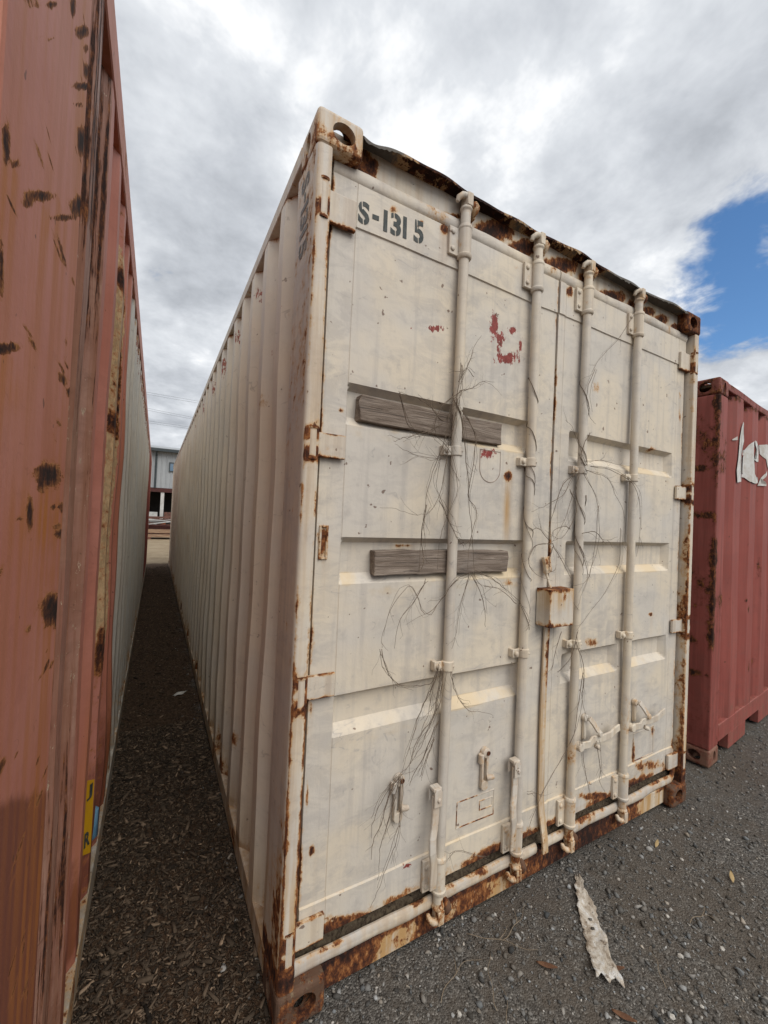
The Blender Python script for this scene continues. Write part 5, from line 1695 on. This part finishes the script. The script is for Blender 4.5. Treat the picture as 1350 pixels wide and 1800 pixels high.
def scrap():
    rr = random.Random(21)
    g = 'scrap timber and steel stacked beyond the alley'
    Y = 24.2

    def bar(name, label, cat, mat, x0, x1, y, z, w_, h, rz=0.0, tilt=0.0):
        mb = MB()
        L_ = x1 - x0
        mb.box(-L_ / 2, L_ / 2, -w_ / 2, w_ / 2, 0, h)
        o = mb.build(name, mat, None, bevel=.008)
        o.location = ((x0 + x1) / 2, y, z)
        o.rotation_euler = (0, tilt, rz)
        tag(o, label, cat, g)
    for k in range(3):
        bar('timber_bearer', 'dark timber bearer under the scrap stack', 'timber', SCRAPM, -2.0 + 1.2 * k, -1.75 + 1.2 * k, Y, 0.0, 1.6, .10)
    for k in range(4):
        bar('timber_beam', 'brown timber beam low in the scrap stack', 'timber', TIMBER, -2.3 + .1 * k, 1.9, Y - .55 + .36 * k, .10, .30, .15)
    for k in range(3):
        bar('steel_sheet', 'dark rusted steel sheet in the scrap stack', 'steel', SCRAPM, -2.4, 2.1, Y - .45 + .42 * k, .255, .38, .06)
    for k in range(3):
        bar('timber_board', 'tan board across the middle of the scrap stack', 'timber', TIMBER, -2.2, 1.8 + .1 * k, Y - .5 + .45 * k, .32, .38, .20)
    for k in range(3):
        bar('steel_beam', 'dark red steel beam in the scrap stack', 'steel', REDBEAM, -2.5, 2.2, Y - .45 + .4 * k, .525, .22, .22)
    mb = MB()
    for k, (x0, x1, z0, z1, y, r, lab, mat) in enumerate([(-2.1, 2.0, 1.02, .86, -.45, .035, 'pale thin pipe leaning across the scrap stack', PIPEM), (-1.4, 2.1, .90, .80, -.25, .04, 'grey pipe lying over the red beams of the scrap stack', PIPEM),
                                                         (-2.2, 1.2, .80, .80, .1, .045, 'dark bent pipe at the heart of the scrap stack', SCRAPM), (-2.0, 1.9, .98, 1.0, .15, .05, 'white pipe along the top of the scrap stack', WPOST), (-2.3, 1.7, .80, .82, -.05, .05, 'rusty pipe in the scrap stack', SCRAPM)]):
        mb = MB()
        mb.tube([(x0, 0, z0), ((x0 + x1) / 2, .02, (z0 + z1) / 2 + .02), (x1, 0, z1)], r, 8)
        o = mb.build('scrap_pipe', mat, None, smooth=True)
        o.location = (0, Y + y, 0)
        tag(o, lab, 'pipe', g)
    bar('white_plank', 'white painted plank on top of the scrap stack', 'plank', WPOST, -2.2, 2.0, Y - .3, 1.03, .25, .035, 0, .01)
    bar('steel_channel', 'dark steel channel on top of the scrap stack', 'steel', SCRAPM, -2.0, 2.2, Y + .2, 1.12, .3, .07, 0, -.015)
    bar('fuel_can', 'small orange can lying among the scrap pipes', 'can', simple('orange_enamel', (.45, .14, .05), (.35, .10, .04), 4), -.15, .10, Y - .62, .76, .16, .12)
    for k, (x0, x1, yy, zz, tl, mt, lb) in enumerate([(-1.6, .9, -.70, .80, .10, SCRAPM, 'dark rod slanting up across the front of the scrap stack'), (-1.2, 1.4, -.74, .88, -.16, PIPEM, 'thin pale rod slanting down across the front of the scrap stack'),
                                                      (-1.9, .7, -.78, .72, .05, REDBEAM, 'thin red bar along the front of the scrap stack'), (-.9, 1.6, -.68, 1.00, .07, SCRAPM, 'dark bar on the top front of the scrap stack'),
                                                      (-1.5, 1.1, -.66, 1.10, -.05, SCRAPM, 'rusty bar crossing the top of the scrap stack')]):
        bar('scrap_bar', lb, 'bar', mt, x0, x1, Y + yy, zz, .05, .05, 0, tl)
    # a pale sack and a crate just inside the bay
    bar('steel_crate', 'dark steel crate standing inside the warehouse bay', 'crate', SCRAPM, .12, .62, 31.2, 0, .5, 1.40)
    bar('grey_bundle', 'grey wrapped bundle inside the dark warehouse bay', 'bundle', PIPEM, -.95, -.28, 31.0, 0, .5, 1.38)


scrap()


def cables():
    for k, (za, zb_) in enumerate(((16.62, 16.56), (16.35, 16.29), (14.56, 14.30), (14.30, 14.05), (12.94, 12.88), (12.70, 12.64))):
        mb = MB()
        sl = (zb_ - za) / 4.0
        pts = [(x, 60, za + sl * (x + 1.8) + .0012 * (x ** 2) - .01) for x in np.linspace(-70, 70, 41)]
        mb.tube(pts, .012, 5)
        o = mb.build('power_cable', CABLE, None, recalc=False)
        tag(o, ['topmost of the overhead power cables', 'second overhead power cable from the top', 'third overhead power cable from the top', 'fourth overhead power cable from the top', 'fifth overhead power cable from the top', 'lowest of the overhead power cables'][k] + ' beyond the warehouse', 'cable', 'overhead power cables')


cables()


# ------------------------------------------------------------------ loose stones and bark
ICO_V = None


def ico():
    p = (1 + 5 ** .5) / 2
    v = np.array([(-1, p, 0), (1, p, 0), (-1, -p, 0), (1, -p, 0), (0, -1, p), (0, 1, p), (0, -1, -p), (0, 1, -p), (p, 0, -1), (p, 0, 1), (-p, 0, -1), (-p, 0, 1)], float)
    v /= np.linalg.norm(v, axis=1)[:, None]
    f = np.array([(0, 11, 5), (0, 5, 1), (0, 1, 7), (0, 7, 10), (0, 10, 11), (1, 5, 9), (5, 11, 4), (11, 10, 2), (10, 7, 6), (7, 1, 8), (3, 9, 4), (3, 4, 2), (3, 2, 6), (3, 6, 8), (3, 8, 9), (4, 9, 5), (2, 4, 11), (6, 2, 10), (8, 6, 7), (9, 8, 1)])
    return v, f


def mass(name, pos, half, rot, basev, basef, tint, mat, jit):
    N, nv = len(pos), len(basev)
    v = np.repeat(basev[None], N, 0) * (1 + RNG.normal(0, jit, (N, nv, 1)))
    v = v * half[:, None, :]
    # tilt about x, then spin about z
    ct, st_ = np.cos(rot[:, 1])[:, None], np.sin(rot[:, 1])[:, None]
    y = v[:, :, 1] * ct - v[:, :, 2] * st_
    z = v[:, :, 1] * st_ + v[:, :, 2] * ct
    c, s_ = np.cos(rot[:, 0])[:, None], np.sin(rot[:, 0])[:, None]
    x = v[:, :, 0] * c - y * s_
    y = v[:, :, 0] * s_ + y * c
    v = np.stack([x, y, z], -1) + pos[:, None, :]
    f = (basef[None] + (np.arange(N) * nv)[:, None, None]).reshape(-1, basef.shape[1])
    me = bpy.data.meshes.new(name)
    me.vertices.add(N * nv)
    me.vertices.foreach_set('co', v.astype(np.float32).ravel())
    k = basef.shape[1]
    me.loops.add(len(f) * k)
    me.loops.foreach_set('vertex_index', f.astype(np.int32).ravel())
    me.polygons.add(len(f))
    me.polygons.foreach_set('loop_start', np.arange(0, len(f) * k, k, dtype=np.int32))
    me.update(calc_edges=True)
    a = me.attributes.new('tint', 'FLOAT_COLOR', 'POINT')
    tt = np.repeat(np.concatenate([tint, np.ones((N, 1))], 1), nv, 0)
    a.data.foreach_set('color', tt.astype(np.float32).ravel())
    return finish(name, me, mat)


def in_foot(x, y):
    """inside a container's footprint (small margin)"""
    a = (x > .01) & (x < Wd - .01) & (y > .055)
    th = .1042
    u = (x - 2.955) * math.cos(th) + (y - .10) * math.sin(th)
    w_ = -(x - 2.955) * math.sin(th) + (y - .10) * math.cos(th)
    b_ = (u > .02) & (w_ > .05)
    c = x < -.545
    return a | b_ | c


def litter():
    # gravel, denser near the viewer
    n = 300000
    x = RNG.uniform(-.45, 9, n)
    y = RNG.uniform(-2.2, 5.5, n)
    d = np.hypot(x + .39, y + 1.23)
    fwd = (x + .39) * .487 + (y + 1.23) * .873
    keep = (RNG.random(n) < np.clip((1.9 / d) ** 1.7, .02, 1)) & ~in_foot(x, y) & (fwd > .55) & ((x > .02 + .10 * RNG.normal(0, 1, n)) | (y < -.05))
    x, y = x[keep], y[keep]
    n = len(x)
    # clumps: fewer stones where the fines show
    cl = np.zeros(n)
    for cell, wgt in ((.34, 1.0), (.13, .7), (.05, .45)):      # value noise
        G_ = RNG.normal(0, 1, (int(12 / cell) + 3, int(10 / cell) + 3))
        fx, fy = (x + .6) / cell, (y + 2.3) / cell
        ix, iy = fx.astype(int), fy.astype(int)
        tx, ty = fx - ix, fy - iy
        tx, ty = tx * tx * (3 - 2 * tx), ty * ty * (3 - 2 * ty)
        cl += wgt * ((G_[ix, iy] * (1 - tx) + G_[ix + 1, iy] * tx) * (1 - ty) + (G_[ix, iy + 1] * (1 - tx) + G_[ix + 1, iy + 1] * tx) * ty)
    k2 = RNG.random(n) < np.clip(.74 + .24 * cl, .34, 1)
    x, y = x[k2], y[k2]
    n = len(x)
    s_ = np.clip(RNG.lognormal(math.log(.0037), .52, n), .0015, .0115)
    half = np.stack([s_ * RNG.uniform(.9, 1.5, n), s_ * RNG.uniform(.7, 1.1, n), s_ * RNG.uniform(.5, .9, n)], 1)
    pos = np.stack([x, y, ground_z(x, y) + half[:, 2] * RNG.uniform(.1, .75, n)], 1)
    rot = np.stack([RNG.uniform(0, 6.283, n), RNG.normal(0, .35, n)], 1)
    g = np.clip(RNG.lognormal(math.log(.130), .50, n), .04, .42)
    pale = RNG.random(n) < .012
    g = np.where(pale, RNG.uniform(.25, .42, n), g)
    warm = RNG.normal(0, .05, n)
    tint = np.stack([g * (1.05 + warm), g, g * (.92 - warm)], 1)
    v, f = ico()
    o = mass('gravel', pos, half, rot, v, f, tint, STONEM, .30)
    tag(o, 'loose dark crushed gravel lying in front of the containers', 'gravel', None, 'stuff')
    # bark litter
    n = 26000
    x = RNG.uniform(-.545, .05, n)
    y = np.concatenate([RNG.uniform(-.1, 2.2, 18000), RNG.uniform(2.2, 11.8, n - 18000)])
    keep = ~((x > .005) & (y > -.0)) & ~((x > -.12) & (y < .0) & (RNG.random(n) < .75))
    x, y = x[keep], y[keep]
    n = len(x)
    big = RNG.random(n) < .035
    l_ = np.where(big, RNG.uniform(.010, .028, n), RNG.uniform(.003, .011, n))
    half = np.stack([l_, l_ * RNG.uniform(.14, .45, n), l_ * RNG.uniform(.06, .2, n) + .0008], 1)
    pos = np.stack([x, y, ground_z(x, y) + half[:, 2] + RNG.uniform(0, .006, n)], 1)
    rot = np.stack([RNG.uniform(0, 6.283, n), RNG.normal(0, .45, n)], 1)
    g = np.clip(RNG.lognormal(math.log(.058), .60, n), .012, .30)
    tint = np.stack([g * 1.28, g * .92, g * .62], 1)
    bv = np.array([(-1, -.7, -1), (-.8, .8, -1), (1, .6, -1), (.85, -.9, -1), (-.9, -.6, 1), (-.75, .7, 1), (.92, .5, 1), (.8, -.8, 1)], float)
    bf = np.array([(0, 1, 2, 3), (4, 7, 6, 5), (0, 4, 5, 1), (1, 5, 6, 2), (2, 6, 7, 3), (3, 7, 4, 0)])
    o = mass('bark_litter', pos, half, rot, bv, bf, tint, CHIPM, .10)
    tag(o, 'dark bark chips and litter covering the alley floor', 'bark', None, 'stuff')


litter()


def flake():
    """long peeled strip of paint and rust lying on the gravel"""
    A, B = Vector((1.383, -.030)), Vector((1.075, -.372))
    ax = (B - A)
    L_ = ax.length
    ax.normalize()
    nr = Vector((-ax.y, ax.x))
    n, m = 40, 9
    rz_ = random.Random(4)
    v, f = [], []
    for i in range(n):
        t_ = i / (n - 1)
        w_ = .008 + .024 * min(1, t_ * 3) + .011 * t_
        jl = .005 * math.sin(i * .9) * math.sin(i * .37) + rz_.uniform(-.004, .004)
        jr = .006 * math.sin(i * .53 + 1) + rz_.uniform(-.004, .004)
        end = .014 * (math.sin(i) if i in (0, n - 1) else 0)
        for k in range(m):
            s_ = k / (m - 1) * 2 - 1
            off = s_ * w_ + (jl if s_ < 0 else jr) * abs(s_)
            p = A + ax * (t_ * L_ + (.020 * math.sin(k * 1.7 + 1) if i == n - 1 else (.012 * math.sin(k * 2.2) if i == 0 else 0))) + nr * off
            z = .005 + .005 * abs(s_) ** 2 + .006 * math.sin(t_ * 9 + s_) + (.012 * (t_ - .85) / .15 if t_ > .85 else 0) + .003 * math.sin(i * 1.3 + k * 1.9)
            v.append((p.x, p.y, float(ground_z(p.x, p.y)) + max(z, .003) + .002))
    f = [(i * m + k, (i + 1) * m + k, (i + 1) * m + k + 1, i * m + k + 1) for i in range(n - 1) for k in range(m - 1)]
    mb = MB()
    mb.add(v, f)
    o = mb.build('paint_flake', FLAKE, None, smooth='all', recalc=False)
    md = o.modifiers.new('thick', 'SOLIDIFY')
    md.thickness = .003
    tag(o, 'long curled strip of peeled paint and rust lying on the gravel', 'debris')


flake()


def small_stuff():
    rr = random.Random(9)
    # leaves
    for k, (x, y, l_, a, mat, lab) in enumerate([(1.93, -.095, .026, .3, LEAFY, 'tan curled leaf lying on gravel beside the right door corner'), (2.03, -.37, .030, .5, LEAFY, 'yellow slim leaf on the gravel in front of the red container'),
                                                 (1.14, -.36, .030, -.6, LEAFM, 'red brown leaf beside the wide end of the peeled strip'), (.92, -.24, .035, -.9, LEAFM, 'brown leaf on gravel next to the peeled strip'),
                                                 (1.02, -.46, .036, -1.1, LEAFM, 'brown slim leaf on gravel past the wide end of the peeled strip')]):
        mb = MB()
        n = 9
        v, f = [], []
        for i in range(n):
            t_ = i / (n - 1)
            w_ = .28 * l_ * math.sin(math.pi * min(max(t_, .04), .96)) ** .8
            for s_ in (-1, 0, 1):
                v.append(((t_ - .5) * 2 * l_, s_ * w_, .010 + .010 * t_ * t_ + (.004 if s_ else 0)))
        f = [(i * 3 + q, (i + 1) * 3 + q, (i + 1) * 3 + q + 1, i * 3 + q + 1) for i in range(n - 1) for q in (0, 1)]
        mb.add(v, f)
        o = mb.build('fallen_leaf', mat, None, smooth='all', recalc=False)
        md = o.modifiers.new('thick', 'SOLIDIFY')
        md.thickness = .0008
        o.location = (x, y, float(ground_z(x, y)) - .002)
        o.rotation_euler = (0, 0, a)
        tag(o, lab, 'leaf', 'fallen leaves on the gravel')
    # pale pebbles
    v0, f0 = ico()
    spots = [(1.77, -.60), (1.60, -.50), (1.30, -.56), (1.17, -.53), (2.05, -.62), (1.55, -.33), (.72, -.14), (.55, -.20), (1.95, -.20), (2.6, -.35), (1.42, -.44), (2.3, -.25)]
    for x, y in spots:
        mb = MB()
        s_ = rr.uniform(.006, .011)
        mb.add([(p[0] * s_ * 1.25 * rr.uniform(.85, 1.15), p[1] * s_ * rr.uniform(.85, 1.15), p[2] * s_ * .75) for p in v0], [tuple(q) for q in f0])
        o = mb.build('pale_pebble', PALESTONE, None, recalc=False)
        o.location = (x, y, float(ground_z(x, y)) + s_ * .5)
        o.rotation_euler = (0, 0, rr.uniform(0, 6))
        tag(o, 'small pale pebble standing out from the dark gravel', 'pebble', 'pale pebbles in the gravel')
    # dry stalks
    for k, (x, y, l_, a) in enumerate([(.62, -.13, .22, .2), (.72, -.18, .18, 1.2), (.84, -.10, .26, -.5), (.66, -.27, .24, .9), (.95, -.06, .20, .1), (1.30, -.42, .14, .4), (1.66, -.42, .13, -.6)]):
        mb = MB()
        pts = [((t_ - .5) * l_, .025 * math.sin(t_ * 3.0 + k) + .006 * math.sin(t_ * 11 + k), .008 + .012 * math.sin(math.pi * t_)) for t_ in np.linspace(0, 1, 14)]
        mb.tube(pts, [.0012 - .0007 * i / 13 for i in range(14)], 5)
        if k % 2 == 0:
            mb.tube([pts[6], (pts[6][0] + .03, pts[6][1] + .03, .016), (pts[6][0] + .055, pts[6][1] + .07, .010)], [.001, .0009, .0006], 5)
        o = mb.build('dry_stalk', TWIGM, None, smooth='all', recalc=False)
        o.location = (x, y, float(ground_z(x, y)) - .002)
        o.rotation_euler = (0, 0, a)
        tag(o, 'thin dry plant stalk lying on the gravel by the doors', 'stalk', 'dry stalks on the gravel')
    # scrap of pale plastic in the alley
    mb = MB()
    n, m = 8, 5
    v = [((i / 7 - .5) * .115 + .006 * math.sin(k * 2.3), (k / 4 - .5) * .05 * (1 - .5 * abs(i / 7 - .5)), .006 + .006 * math.sin(i * 1.1 + k)) for i in range(n) for k in range(m)]
    mb.add(v, [(i * m + k, (i + 1) * m + k, (i + 1) * m + k + 1, i * m + k + 1) for i in range(n - 1) for k in range(m - 1)])
    o = mb.build('plastic_scrap', PAPER, None, smooth='all', recalc=False)
    md = o.modifiers.new('thick', 'SOLIDIFY')
    md.thickness = .001
    o.location = (-.135, 2.745, float(ground_z(-.135, 2.745)) + .006)
    o.rotation_euler = (0, 0, .6)
    tag(o, 'small pale scrap of plastic on the dark alley floor', 'litter')


small_stuff()
